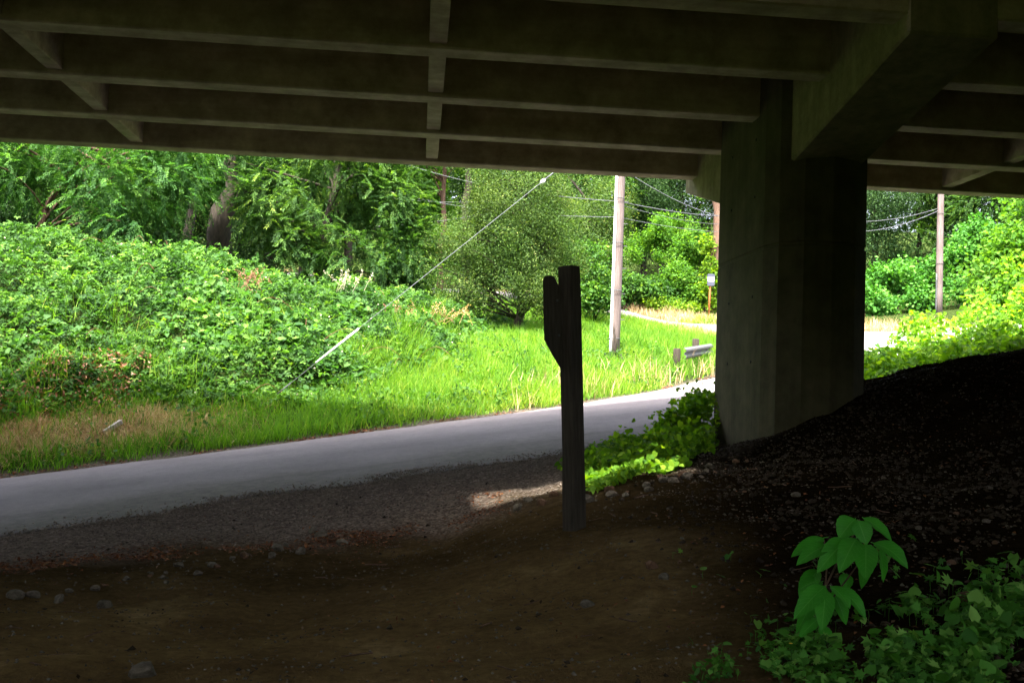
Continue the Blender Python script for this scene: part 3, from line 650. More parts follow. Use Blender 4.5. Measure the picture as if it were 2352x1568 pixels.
# mid-distance tree left of the pole
B_ = gb(1350, 660, 40)
tree('grey_leaved_tree', 'rounded grey-green tree just left of the utility pole', 'tree', B_, 108,
     [(0, 0, -.2), (.1, 0, 2), (.2, 0, 4.5)], .14, lb(B_, [(1350, 530, 39.5, 1.5, 1.3, 1.3), (1385, 470, 40, 1.3, 1.2, 1.2), (1310, 440, 40.5, 1.3, 1.2, 1.3), (1360, 590, 39, 1.3, 1.1, .8)]),
     1500, 24, (.085, .5), 'rhomb', M['haw'], M['bark'], 30, pinnate=False, twig=.5)
SHR = 'roadside shrubs'
def shrub(label, px, py, Y, blobs, n, mat, leaf=(.13, .75), seed=1, kind='oval', per=16, name='shrub', **kw):
    B = gb(px, py, Y)
    return tree(name, label, 'shrub', B, seed, [(0, 0, -.1), (.05, 0, .5), (0, .05, 1.0)], .05, lb(B, blobs), n, per, leaf, kind, mat, M['bark'], 12, SHR, thick=.02,
                **{**dict(pinnate=False, twig=.42, gate=.33, droop=.3), **kw})
shrub('bright shrub behind the broken post left of the utility pole', 1365, 650, 37, [(1368, 625, 37, .75, .7, .6), (1340, 600, 37.5, .6, .6, .7), (1395, 590, 37.5, .5, .5, .5), (1370, 680, 36.6, .9, .7, .5)], 420, M['bramble'], (.12, .7), seed=201, gate=.42)
shrub('low ivy-like mass beneath the trees behind the utility pole', 1440, 690, 56, [(1400, 665, 56, 1.9, 1.4, .85), (1470, 668, 56, 1.9, 1.4, .75), (1350, 675, 52, 1.5, 1.2, .7)], 900, M['bramble'], (.16, .8), 202)
shrub('feathery bright shrub between the utility pole and the bridge pier', 1515, 610, 62, [(1500, 560, 62, 1.6, 1.4, .8), (1550, 520, 62, 1.6, 1.4, .9), (1480, 590, 61, 1.2, 1.0, .6), (1560, 580, 61.5, 1.2, 1.0, .6)], 700, M['bright'], (.17, .5), 203, gate=.42)
shrub('tall leafy shrub behind the small roadside sign', 1590, 710, 57, [(1600, 560, 57, 1.4, 1.2, 1.2), (1570, 640, 56.5, 1.3, 1.2, 1.1), (1610, 680, 56, 1.3, 1.1, .8), (1540, 690, 56, 1.1, 1, .6), (1575, 500, 58, .7, .8, .6)], 800, M['bright'], (.14, .8), 204, gate=.44)
shrub('pale low shrub row at the edge of the upper road', 1520, 715, 55.5, [(1500, 708, 55.5, 1.3, .9, .45), (1570, 712, 55.2, 1.3, .9, .45), (1440, 706, 56, 1.2, .9, .4)], 500, M['vine'], (.13, .8), 205)
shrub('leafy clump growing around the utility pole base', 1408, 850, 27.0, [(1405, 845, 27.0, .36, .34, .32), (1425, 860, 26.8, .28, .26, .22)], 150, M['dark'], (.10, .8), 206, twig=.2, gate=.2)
shrub('white-flecked shrub right of the pier below the second pole', 2060, 720, 50, [(2040, 660, 50, 1.6, 1.3, 1.2), (2100, 690, 49.5, 1.3, 1.1, .9), (2010, 700, 49, 1.2, 1.1, .8), (2080, 640, 51, 1.2, 1.1, .9)], 900, M['cover'], (.17, .8), 207)
shrub('grey-green shrub just right of the second utility pole', 2200, 690, 49, [(2200, 620, 49.5, 1.5, 1.2, 1.2), (2250, 560, 50, 1.5, 1.2, 1.2), (2180, 660, 48.5, 1.2, 1.1, .8), (2290, 640, 48, 1.2, 1, 1)], 900, M['cover'], (.17, .8), 208)
shrub('tall yellow-green shrub at the far right bank', 2300, 650, 27, [(2290, 640, 27, .9, .9, .7), (2340, 570, 27, .9, .9, .7), (2380, 480, 27.5, .9, .9, .8), (2330, 690, 26, .9, .8, .5)], 520, M['bright'], (.13, .8), 209)
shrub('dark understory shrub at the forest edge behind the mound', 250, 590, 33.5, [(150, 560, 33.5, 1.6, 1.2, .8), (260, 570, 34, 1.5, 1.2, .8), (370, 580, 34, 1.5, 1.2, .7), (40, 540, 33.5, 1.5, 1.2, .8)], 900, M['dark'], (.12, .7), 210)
shrub('yellowish shrub glowing beneath the ash-like tree', 935, 650, 34, [(935, 640, 34, .55, .5, .6), (960, 670, 34, .5, .5, .4)], 130, M['bright'], (.12, .7), 211)
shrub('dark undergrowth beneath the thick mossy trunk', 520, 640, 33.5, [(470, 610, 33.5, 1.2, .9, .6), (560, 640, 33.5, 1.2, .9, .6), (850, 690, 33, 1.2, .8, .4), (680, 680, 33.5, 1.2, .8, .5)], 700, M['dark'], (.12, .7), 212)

# trees behind: a few kinds, copied with their parts
def copy_tree(src, loc, rz, sc_, label, group):
    c = src.copy(); COL.objects.link(c); c.location = loc; c.rotation_euler = (0, 0, rz); c.scale = (sc_,)*3; c['label'] = label
    if group: c['group'] = group
    for ch in src.children:
        d = ch.copy(); COL.objects.link(d); d.parent = c
    return c
BACK = 'forest trees on the hillside'
kinds = []
p = gb(620, 560, 43)
kinds.append(tree('forest_tree', 'dark leafy forest tree behind the ash-like tree', 'tree', p, 301, [(0, 0, -.3), (.1, 0, 4), (.2, 0, 9), (0, .1, 15)], .26,
     [(0, 0, 3.2, 2.4, 2.2, 2.0), (1.2, .4, 6.2, 2.6, 2.4, 2.0), (-1.4, 0, 6.5, 2.4, 2.2, 2.0), (0, 0, 9.5, 3.0, 2.8, 2.4), (0, 0, 13, 2.4, 2.2, 2.4)], 2900, 20, (.15, .5), 'rhomb', M['dark'], M['bark'], 30, BACK, pinnate=False, twig=.8, gate=.30, thick=.06))
p = gb(250, 500, 42)
kinds.append(tree('forest_tree', 'mid-green forest tree behind the drooping tree', 'tree', p, 302, [(0, 0, -.3), (-.1, 0, 4), (-.2, 0, 9), (0, .1, 14)], .22,
     [(.3, 0, 2.8, 2.6, 2.2, 1.8), (-1.2, .4, 5.6, 2.6, 2.4, 1.8), (1.5, 0, 6.4, 2.4, 2.2, 2.0), (0, 0, 9.2, 3.0, 2.8, 2.4), (0, 0, 12.6, 2.2, 2.0, 2.2)], 3000, 20, (.14, .45), 'rhomb', M['ash'], M['bark'], 30, BACK, pinnate=True, droop=.3, twig=.7, gate=.30, thick=.06))
lay = [(0, -60, 490, 40, 1.0, 'dark forest tree at the left picture edge'), (1, 110, 500, 46, 1.1, 'mid-green forest tree seen above the slim reddish trunk'),
 (0, 400, 500, 47, 1.05, 'dark forest tree behind the slim dark trunk'), (1, 560, 500, 50, 1.1, 'mid-green forest tree behind the thick mossy trunk'), (1, 800, 540, 45, .95, 'mid-green forest tree behind the ash-like crown'),
 (0, 880, 540, 58, 1.1, 'dark forest tree farther back left of the sunlit gap'), (0, 1130, 560, 52, 1.0, 'dark forest tree behind the thorny tree'), (1, 1250, 560, 56, 1.0, 'mid-green forest tree above the thorny tree'),
 (0, 1480, 600, 70, .9, 'dark forest tree behind the utility pole'), (0, 1570, 590, 74, 1.0, 'dark forest tree above the feathery bright shrub'), (1, 1390, 600, 68, 1.0, 'mid-green forest tree left of the utility pole top'),
 (1, 1700, 580, 72, 1.0, 'forest tree hidden mostly behind the pier'), (0, 2010, 600, 62, .9, 'dark forest tree just right of the pier'), (1, 2110, 590, 66, 1.0, 'mid-green forest tree between pier and second pole'),
 (0, 2220, 590, 64, .95, 'dark forest tree right of the second pole'), (1, 2310, 590, 60, .95, 'mid-green forest tree at the right picture edge'), (0, 2420, 560, 56, 1.0, 'dark forest tree beyond the right bank'),
 (1, 1000, 520, 66, 1.0, 'forest tree far back in the sunlit gap'), (0, 700, 500, 62, 1.1, 'dark forest tree far behind the ash-like tree'), (1, 330, 480, 60, 1.1, 'forest tree far behind the drooping tree'), (0, 60, 480, 62, 1.1, 'dark forest tree far behind at left'),
 (1, 1840, 560, 78, 1.1, 'forest tree far behind the pier'), (0, 1300, 560, 80, 1.1, 'dark hillside tree far behind the thorny tree'), (1, 1520, 560, 88, 1.2, 'hillside tree farthest back above the bright shrub'), (0, 2150, 560, 82, 1.2, 'dark hillside tree farthest back right of the pier')]
for i, (k, px, py, Y, s_, lab) in enumerate(lay):
    g_ = gb(px, py, Y); copy_tree(kinds[k], g_, i*1.7, s_, lab, BACK)
far_w = []
rg = np.random.default_rng(77)

# ivy-clad snag behind the small sign
B_ = gb(1638, 695, 55)
e = tree('ivy_clad_snag', 'reddish bare trunk partly wrapped in ivy beside the pier', 'tree', B_, 120, [(0, 0, -.3), (.05, 0, 3), (.1, 0, 6), (.15, 0, 13)], .42,
     [(0, -.7, 1.0, 1.0, .5, 1.1), (-.3, -.6, 2.3, .5, .4, .7), (-.5, -.2, 3.6, .4, .4, .5), (0, 0, 11.5, 2.4, 2, 2)], 420, 16, (.15, .8), 'heart', M['vine'], M['redbark'], 6, pinnate=False, twig=.35, gate=.25)

# ------------------------------------------------------------------ broken post in front
P0 = at(1320, 1235, 9.0); P1 = at(1307, 612, 9.0)
ax = nrm(P1-P0); Lp = float(np.linalg.norm(P1-P0))
q_ = Vector((0, 0, 1)).rotation_difference(Vector(ax)).to_matrix().to_4x4() @ Matrix.Rotation(rad(38), 4, 'Z')
pe = empty('wooden_post'); pe.matrix_world = Matrix.Translation(Vector(P0)) @ q_
tag(pe, 'dark square timber post with a splintered side board in the foreground', 'post')
bm = bmesh.new(); h = .070; zs = np.linspace(-.25, Lp, 9); rr_ = random.Random(4); rings = []
for z in zs:
    j = lambda: rr_.uniform(-.0035, .0035)
    rings.append([bm.verts.new((sx*h+j(), sy*h+j(), z)) for sx, sy in ((-1, -1), (1, -1), (1, 1), (-1, 1))])
for a, b in zip(rings[:-1], rings[1:]):
    for i in range(4): bm.faces.new((a[i], a[(i+1) % 4], b[(i+1) % 4], b[i]))
tip = bm.verts.new((0, 0, Lp+.012))
for i in range(4): bm.faces.new((rings[-1][i], rings[-1][(i+1) % 4], tip))
bm.faces.new(rings[0][::-1]); bmesh.ops.bevel(bm, geom=[e for e in bm.edges if abs(e.verts[0].co.z-e.verts[1].co.z) > .1], offset=.008, segments=1, affect='EDGES')
me = bpy.data.meshes.new('timber'); bm.to_mesh(me); bm.free(); obj('timber', me, M['post'], pe)
out = [(1247, 642), (1252, 634), (1262, 632), (1271, 634), (1277, 646), (1286, 662), (1299, 700), (1300, 846), (1289, 849), (1268, 814), (1250, 781), (1248, 720)]
fr = [at(x, y, 8.98) for x, y in out]; V = [p for p in fr]+[at(x, y, 8.98)+np.array([.02, .075, 0]) for x, y in out]; n = len(out)
Fs = [tuple(range(n)), tuple(range(2*n-1, n-1, -1))]+[(i, i+n, (i+1) % n+n, (i+1) % n) for i in range(n)]
inv = np.array(pe.matrix_world.inverted()); V = [tuple((inv @ np.append(p, 1))[:3]) for p in V]
sb = obj('side_board', mesh('side_board', V, Fs), M['post'], pe)
for k, (x, y) in enumerate(((1280, 690), (1284, 770))):
    c = at(x, y, 8.975); c2 = at(x, y, 8.955); pp = [(inv @ np.append(p, 1))[:3] for p in (c, c2)]
    tube('bolt', M['metal'], pe, pp, .012, 6)

# ------------------------------------------------------------------ utility poles, wires
def utility_pole(label, base, top, r0, r1, extras):
    b = np.array(base); t_ = np.array(top); e = empty('utility_pole', tuple(b)); tag(e, label, 'pole')
    k = np.linspace(0, 1, 12)[:, None]; path = (t_-b)*k; path[0] -= (t_-b)*.03
    tube('shaft', M['pole'], e, path, np.linspace(r0, r1, 12), 14)
    extras(e, t_-b)
    return e
PB = at(1411, 822, 27.5); PT = PB+(at(1426, 405, 27.5)-PB)*1.75
def ex1(e, v):
    k = np.linspace(.0, .60, 14)[:, None]; cp = v*k+np.array([-.125, -.085, 0])
    tube('conduit', M['white'], e, cp, .038, 8)
    for f in (.06, .21, .36, .50):
        p = v*f; th = np.linspace(0, 2*math.pi, 15); rr2 = .165-.04*f
        ring = np.stack([p[0]+np.cos(th)*rr2-.03, p[1]+np.sin(th)*rr2-.02, np.full(15, p[2])], -1); tube('strap', M['metal'], e, ring, .012, 4)
    for f in (.12, .20, .28, .35, .42, .49): tube('step_bolt', M['metal'], e, [v*f+np.array([.10, -.05, 0]), v*f+np.array([.22, -.08, 0])], .012, 5)
    # service bracket
    tube('bracket', M['metal'], e, [v*.57+np.array([.08, -.1, 0]), v*.575+np.array([.22, -.16, .05]), v*.57+np.array([.28, -.16, -.02])], .02, 6)
utility_pole('weathered wooden utility pole with pale conduit standing in sunlit grass', PB, PT, .135, .105, ex1)
QB = at(2156, 722, 46.5); QT = QB+(at(2161, 450, 46.5)-QB)*1.7
def ex2(e, v):
    tube('conduit', M['metal'], e, v*np.linspace(0, .2, 6)[:, None]+np.array([-.17, -.08, 0]), .04, 6)
    for f in (.25, .5): tube('strap', M['metal'], e, np.stack([v[0]*f+np.cos(np.linspace(0, 6.28, 12))*.175, v[1]*f+np.sin(np.linspace(0, 6.28, 12))*.175, np.full(12, v[2]*f)], -1), .012, 4)
utility_pole('slender wooden utility pole right of the pier behind the leafy bank', QB, QT, .165, .13, ex2)
def wire(label, a, b, sag=.15, r=.013):
    a, b = np.array(a), np.array(b); k = np.linspace(0, 1, 16)[:, None]; p = a+(b-a)*k; p[:, 2] -= sag*4*(k[:, 0]*(1-k[:, 0]))
    o = tube('power_line', M['wire'], None, p, r*.6, 5); tag(o, label, 'wire', 'overhead wires'); return o
pole = lambda f: PB+(PT-PB)*f
wire('upper cable sagging from the utility pole top toward the pier', pole(.575)+np.array([.25, -.1, 0]), at(1760, 500, 48), .5, .018)
wire('higher of two level wires between utility pole and ivy-clad snag', pole(.495)+np.array([0, .15, 0]), at(1800, 482, 60), .4, .018)
wire('thin wire just below the higher level wire right of the pole', pole(.485)+np.array([0, .15, 0]), at(1800, 490, 60), .6, .014)
wire('lowest level wire crossing between utility pole and pier', pole(.445)+np.array([0, .15, 0]), at(1800, 518, 60), .4, .014)
wire('upper wire running left from the utility pole into the trees', pole(.495)+np.array([0, .15, 0]), at(900, 365, 44), .3, .016)
wire('lower wire running left from the utility pole into the trees', pole(.445)+np.array([0, .15, 0]), at(860, 430, 44), .3, .014)
wire('short bright wire crossing the sunlit gap left of the thorny tree', at(860, 520, 42), at(1130, 488, 43), .1, .018)
wire('higher wire across the sunlit gap between tree crowns', at(900, 455, 42), at(1130, 462, 43), .1, .014)
wire('upper wire reaching the second pole from the pier side', QB+(QT-QB)*.53, at(1900, 505, 46), .3, .02)
wire('lower wire reaching the second pole from the pier side', QB+(QT-QB)*.52, at(1900, 530, 46), .4, .02)
# guy wire
GA = at(636, 905, 21.6); GB = at(1427, 272, 27.4)
ge = empty('guy_wire', tuple(GA)); tag(ge, 'slanting guy wire with white guard sleeve anchored in the brambles', 'guy wire')
gv = GB-GA; tube('strand', M['wire'], ge, [gv*.03, gv*.33, gv*.66, gv], .0065, 6)
tube('guard_sleeve', M['white'], ge, [gv*.088, gv*.14, gv*.19], .023, 8)
tube('insulator', M['white'], ge, [gv*.712, gv*.717, gv*.722, gv*.727], np.array([.02, .05, .05, .02]), 8)
tube('grip', M['wire'], ge, [gv*.73, gv*.78], .016, 6)
tube('anchor_rod', M['metal'], ge, [gv*0, gv*.03], .014, 6)

# ------------------------------------------------------------------ guardrail end, small sign
ga = at(1568, 812, 27.0); gb_ = at(1630, 801, 30.0)
e = empty('guardrail', (float(ga[0]), float(ga[1]), hz1(ga[0], ga[1]))); tag(e, 'short weathered guardrail stub with round posts in the grass', 'guardrail')
o0 = np.array(e.location); dv = nrm(np.array([gb_[0]-ga[0], gb_[1]-ga[1], gb_[2]-ga[2]])); sd = nrm(np.cross(dv, [0, 0, 1])); Lr = float(np.linalg.norm(gb_-ga))
prf = [(.0, .155), (.02, .14), (.075, .105), (.08, .06), (.02, .02), (.02, -.02), (.08, -.06), (.075, -.105), (.02, -.14), (.0, -.155)]
V, Fs = [], []
for s_ in (0, .25, .5, .75, 1):
    for th_ in (0, -.012):
        for (d_, z_) in prf: V.append(tuple(ga-o0+dv*(Lr*s_)+sd*(d_+th_+.03)+np.array([0, 0, z_])))
n = len(prf)
for k in range(4):
    for th_ in (0, 1):
        for i in range(n-1):
            a_ = (2*k+th_)*n+i; b_ = (2*(k+1)+th_)*n+i; Fs.append((a_, a_+1, b_+1, b_))
    for i in (0, n-1): Fs.append(((2*k)*n+i, (2*k+1)*n+i, (2*k+3)*n+i, (2*k+2)*n+i))
for k in (0, 4):
    for i in range(n-1): Fs.append(((2*k)*n+i, (2*k)*n+i+1, (2*k+1)*n+i+1, (2*k+1)*n+i))
obj('rail', mesh('rail', V, Fs), M['metal'], e)
for (f_, top_) in ((-.03, .14), (.62, .33)):
    p = ga-o0+dv*(Lr*f_)-sd*.13; g0 = hz1(p[0]+o0[0], p[1]+o0[1])-o0[2]-.1; zt = p[2]+top_
    tube('post', M['bark'], e, [(p[0], p[1], g0), (p[0], p[1], (g0+zt)/2), (p[0], p[1], zt-.02), (p[0], p[1], zt)], np.array([.10, .10, .098, .085]), 12)
sp = at(1628, 728, 52.5); stp = at(1632, 640, 52.5)
e = empty('roadside_sign', tuple(sp)); tag(e, 'small slate sign with white square on an orange post', 'sign')
v_ = stp-sp; tube('post', M['orange'], e, [v_*-.1, v_*.5, v_*1.12], .055, 4, False)
px_ = np.array([1.0, -.12, 0]); px_ /= np.linalg.norm(px_); pn = np.array([-.12, -1.0, 0]); pn /= np.linalg.norm(pn)
def panel(name, mat, c, w, h, d, cham=.0):
    pts = [(-w, -h+cham), (-w+cham, -h), (w-cham, -h), (w, -h+cham), (w, h-cham), (w-cham, h), (-w+cham, h), (-w, h-cham)] if cham else [(-w, -h), (w, -h), (w, h), (-w, h)]
    n = len(pts); V = [tuple(c+px_*a+np.array([0, 0, b])+pn*s) for s in (0, d) for a, b in pts]
    return mesh(name, V, [tuple(range(n))[::-1], tuple(range(n, 2*n))]+[(i, (i+1) % n, (i+1) % n+n, i+n) for i in range(n)])
c0 = at(1632.5, 643, 52.5)-sp+pn*.07
pl_ = obj('panel', panel('panel', None, c0, .19, .31, .02, .05), M['slate'], e)
obj('white_square', panel('white_square', None, c0+pn*.024+np.array([0, 0, .03]), .165, .11, .006), M['white'], pl_)
th = np.linspace(0, 2*math.pi, 13); cc = c0+pn*.036+np.array([0, 0, .03])
ring = np.stack([cc+px_*math.cos(t_)*.045+np.array([0, 0, math.sin(t_)*.06]) for t_ in th]); tube('emblem', M['slate'], pl_, ring, .012, 4)

# ------------------------------------------------------------------ white wood scrap in dry grass
w0, w1 = at(238, 990, 20.0), at(280, 968, 20.2)
for w in (w0, w1): w[2] = hz1(w[0], w[1])+.05
w1[2] += .07
dd = nrm(w1-w0); c_ = (w0+w1)/2; L_ = float(np.linalg.norm(w1-w0))
bm = bmesh.new(); box_bm(bm, -L_/2, L_/2, -.055, .055, -.04, .04); bmesh.ops.bevel(bm, geom=bm.edges[:], offset=.012, segments=1, affect='EDGES')
for v in bm.verts: v.co.z += .02*math.sin(v.co.x*9); v.co.y *= 1-.25*(v.co.x < -L_*.3)
me = bpy.data.meshes.new('wood_scrap'); bm.to_mesh(me); bm.free()
o = obj('wood_scrap', me, M['scrap']); o.location = tuple(c_); o.rotation_euler = Vector(dd).to_track_quat('X', 'Z').to_euler()
tag(o, 'bleached white scrap of wood lying in the dry grass', 'wood scrap')

# ------------------------------------------------------------------ stones
def stone_mesh(seed, sub=2):
    bm = bmesh.new(); bmesh.ops.create_icosphere(bm, subdivisions=sub, radius=1); r = random.Random(seed)
    planes = [(Vector((r.gauss(0, 1), r.gauss(0, 1), r.gauss(0, 1))).normalized(), r.uniform(.55, .9)) for _ in range(9)]
    for v in bm.verts:
        for n_, d_ in planes:
            e_ = v.co.dot(n_)-d_
            if e_ > 0: v.co -= n_*e_*.92
        v.co *= 1+r.uniform(-.04, .04)
    me = bpy.data.meshes.new('stone'); bm.to_mesh(me); bm.free(); return me
SM = [stone_mesh(i) for i in range(6)]; SMR = []
for m_ in SM: m_.materials.append(M['rock'])
for m_ in SM[:2]: c = m_.copy(); c.materials.clear(); c.materials.append(M['rock_red']); SMR.append(c)
def ground_hit(px, py):
    """march the sight line to the ground, so a stone lies where it stands"""
    Y = np.linspace(3.8, 16, 420); v = at(px, py, 1.0); h_ = hz(v[0]*Y, v[1]*Y); k = np.argmax(v[2]*Y < h_); return v[0]*Y[k], v[1]*Y[k], h_[k]
rs = random.Random(12)
def stone(px, py, w, label, red=False, group=None, flat=.65):
    x, y, z = ground_hit(px, py); s_ = w*y/2400/2
    o = bpy.data.objects.new('stone', (rs.choice(SMR) if red else rs.choice(SM))); COL.objects.link(o)
    o.location = (x, y, z+s_*flat*.35); o.scale = (s_, s_*rs.uniform(.7, 1.0), s_*flat); o.rotation_euler = (rs.uniform(-.3, .3), rs.uniform(-.3, .3), rs.uniform(0, 6.28))
    tag(o, label, 'stone', group)
stone(2228, 1385, 66, 'rounded reddish stone among the ground cover leaves', True)
stone(1245, 1160, 30, 'reddish blocky stone just left of the timber post', True, None, .8)
stone(1213, 1152, 26, 'flat stone second left of the timber post')
stone(1188, 1170, 34, 'dark angular stone third left of the timber post')
stone(1272, 1140, 26, 'pointed stone touching the timber post on its left', True, None, .8)
stone(640, 1262, 36, 'pale pointed stone in the line of rubble by the road')
stone(738, 1232, 34, 'dark flat stone beside the rusty leaf patch')
stone(718, 1222, 28, 'small dark stone behind the rusty leaf patch')
stone(785, 1252, 32, 'flat slab stone in front of the rusty leaf patch')
stone(690, 1270, 30, 'low stone right of the pale pointed stone')
stone(240, 1395, 46, 'large dark rounded stone at left in the rubble line')
stone(35, 1375, 44, 'pale angular stone at the left picture edge')
stone(75, 1372, 36, 'flat stone right of the pale angular edge stone')
stone(1525, 1330, 34, 'grey rounded stone low on the dirt slope')
stone(1497, 1305, 36, 'tan rounded stone above the grey one on the dirt slope', True)
stone(1828, 1140, 26, 'small tan stone high on the dirt slope')
stone(1352, 1152, 40, 'large stone just right of the timber post base')
stone(1400, 1128, 30, 'stone on the ridge right of the timber post', True)
stone(1350, 1395, 38, 'flat pale stone in the foreground dirt')
stone(330, 1555, 70, 'broad half-buried stone at bottom left')
ORD = 'first second third fourth fifth sixth seventh eighth ninth tenth eleventh twelfth thirteenth fourteenth fifteenth sixteenth seventeenth eighteenth nineteenth twentieth'.split()
for i, t_ in enumerate(sorted(rs.random() for _ in range(20))):
    stone(60+t_*640, 1385-t_*125+rs.gauss(0, 14), rs.uniform(12, 30), ORD[i]+' small stone from the left in the roadside rubble line', rs.random() < .15, 'rubble line stones')
for i, t_ in enumerate(sorted(rs.random() for _ in range(20))):
    stone(1362+t_*410, 1150-t_*120+abs(rs.gauss(0, 16)), rs.uniform(12, 34), ORD[i]+' small ridge stone going from the post to the pier', rs.random() < .3, 'ridge stones')
for i in range(22):
    stone(rs.uniform(1400, 2350), rs.uniform(1090, 1330), rs.uniform(8, 24), 'small stone scattered over the dark dirt slope', rs.random() < .3, 'slope stones')
# gravel: small pebbles
def pebbles(name, XY, s0, s1, mat, label, seed):
    r = np.random.default_rng(seed); n = len(XY); x, y = XY.T
    tv = np.array([(1, 0, 0), (-1, 0, 0), (0, 1, 0), (0, -1, 0), (0, 0, .7), (0, 0, -.7)], float); tt_ = np.array([(0,2,4),(2,1,4),(1,3,4),(3,0,4),(2,0,5),(1,2,5),(3,1,5),(0,3,5)])
    s_ = np.exp(r.uniform(np.log(s0), np.log(s1), n)); a = r.uniform(0, 6.28, n); J = tv[None]*r.uniform(.55, 1.3, (n, 6, 1))+r.normal(0, .15, (n, 6, 3))
    c, s2 = np.cos(a)[:, None], np.sin(a)[:, None]; V = np.stack([J[..., 0]*c-J[..., 1]*s2, J[..., 0]*s2+J[..., 1]*c, J[..., 2]], -1)*s_[:, None, None]
    V += np.stack([x, y, hz(x, y)+s_*.2], -1)[:, None]
    return tag(obj(name, fast_mesh(name, V.reshape(-1, 3), (tt_[None]+(np.arange(n)*6)[:, None, None]).reshape(-1, 3)), mat), label, 'gravel', kind='stuff')
ns = lambda x, y: yn(x)-y
A = scatter(15000, -6, 4, 8, 15, lambda x, y: sstep(3.2, .8, ns(x, y)+(fbm(x, y, .8, 2, 13)-.5)*2)*sstep(-1.1, 1.0, ns(x, y)+(fbm(x, y, 1.1, 2, 19)-.5)*1.6)*(x+y*.0 < 3.6), 401)
pebbles('shoulder_gravel', A, .005, .017, M['gravel'], 'loose gravel along the near road shoulder', 402)
A = scatter(9000, -3.5, 9, 4, 15, lambda x, y: .35*(ns(x, y) > .5)+.65*sstep(.5, .7, fbm(x, y, .7, 2, 14))*(ns(x, y) > 0), 403)
pebbles('dirt_pebbles', A, .004, .018, M['rock'], 'small pebbles scattered over the dirt', 404)
# fallen leaves
def litter(name, XY, L, mat, label, seed):
    r = np.random.default_rng(seed); n = len(XY); x, y = XY.T
    N = rdir(r, n, 2.2, .6); D = rdir(r, n, 0, 1); D[:, 2] *= .3
    return tag(obj(name, leaves(name, np.stack([x, y, hz(x, y)+.012], -1), D, N, L*r.uniform(.6, 1.3, n), L*.6*r.uniform(.6, 1.3, n), 'rhomb'), mat), label, 'leaf litter', kind='stuff')
def lit_mask(x, y):
    line = np.interp(x, [-4.5, -2.5, -1.0, .6], [9.0, 10.2, 11.0, 11.6]); return np.exp(-((y-line)/.42)**2)*sstep(.42, .62, fbm(x, y, .7, 3, 23))
A = scatter(2600, -4.6, 1.0, 7.6, 13, lit_mask, 405); litter('fallen_leaves', A, .045, M['dry'], 'rusty brown fallen leaves along the shoulder', 406)
A = scatter(1300, -9, 8, 17, 30, lambda x, y: sstep(-.05, .05, fars_(x, y))*sstep(.35, .1, fars_(x, y))*sstep(.4, .6, fbm(x, y, .9, 2, 24)), 407)
litter('edge_litter', A, .07, M['dry'], 'brown leaf litter along the far road edge', 408)
A = scatter(900, -3, 8, 4, 13, lambda x, y: (ns(x, y) > .6)*sstep(.45, .6, fbm(x, y, 1.0, 2, 25)), 409); litter('slope_litter', A, .035, M['dry'], 'thin dry leaf litter on the dirt slope', 410)
A = scatter(70, -2.5, 6, 4.5, 12, lambda x, y: (ns(x, y) > .5)*1.0, 411)
V, T = [], []; r = np.random.default_rng(9)
for (x, y) in A:
    a = r.uniform(0, 6.28); L = r.uniform(.06, .22); k = np.linspace(-.5, .5, 4); xs = x+np.cos(a)*L*k+r.normal(0, .006, 4); ys = y+np.sin(a)*L*k
    tube_geo(np.stack([xs, ys, hz(xs, ys)+.012], -1), np.full(4, r.uniform(.002, .005)), 4, V, T, False)
tag(obj('twigs', fast_mesh('twigs', np.concatenate(V), np.concatenate(T)), M['redbark']), 'thin dry twigs scattered on the dirt', 'twigs', kind='stuff')

# ------------------------------------------------------------------ foreground seedling
def c2d(cx, cy_): return ((1880+cx/4.751)*.9408, (1230+cy_/4.751)*.9408)
def big_leaf(base, tip, w, roll, sag):
    base, tip = np.array(base), np.array(tip); D = nrm(tip-base); L = np.linalg.norm(tip-base)
    Nn = np.array([.25*roll, -.55, .85]); B = nrm(np.cross(Nn, D)); Nn = np.cross(D, B)
    m, k = 13, 7; V, Fs, AU, AV = [], [], [], []
    for i in range(m):
        t_ = i/(m-1); prof = (math.sin(math.pi*min(1, t_**.82))**.72)*(1-.12*t_) if 0 < t_ < 1 else .02
        for j in range(k):
            s_ = (j-(k-1)/2)/((k-1)/2); AU.append(t_); AV.append(s_); ed = .03*math.sin(t_*40)*abs(s_)
            V.append(tuple(base+D*L*t_+B*(s_*w/2*prof*(1+ed))+Nn*(L*(sag*4*t_*(1-t_)*.35)+abs(s_)*w*.13*prof+w*.02*math.sin(t_*17+s_*3)*abs(s_))))
    for i in range(m-1):
        for j in range(k-1): Fs.append((i*k+j, i*k+j+1, (i+1)*k+j+1, (i+1)*k+j))
    me = mesh('leaf', V, Fs, True)
    for a_, val in (('lu', AU), ('lv', AV)): me.attributes.new(a_, 'FLOAT', 'POINT').data.foreach_set('value', val)
    return me
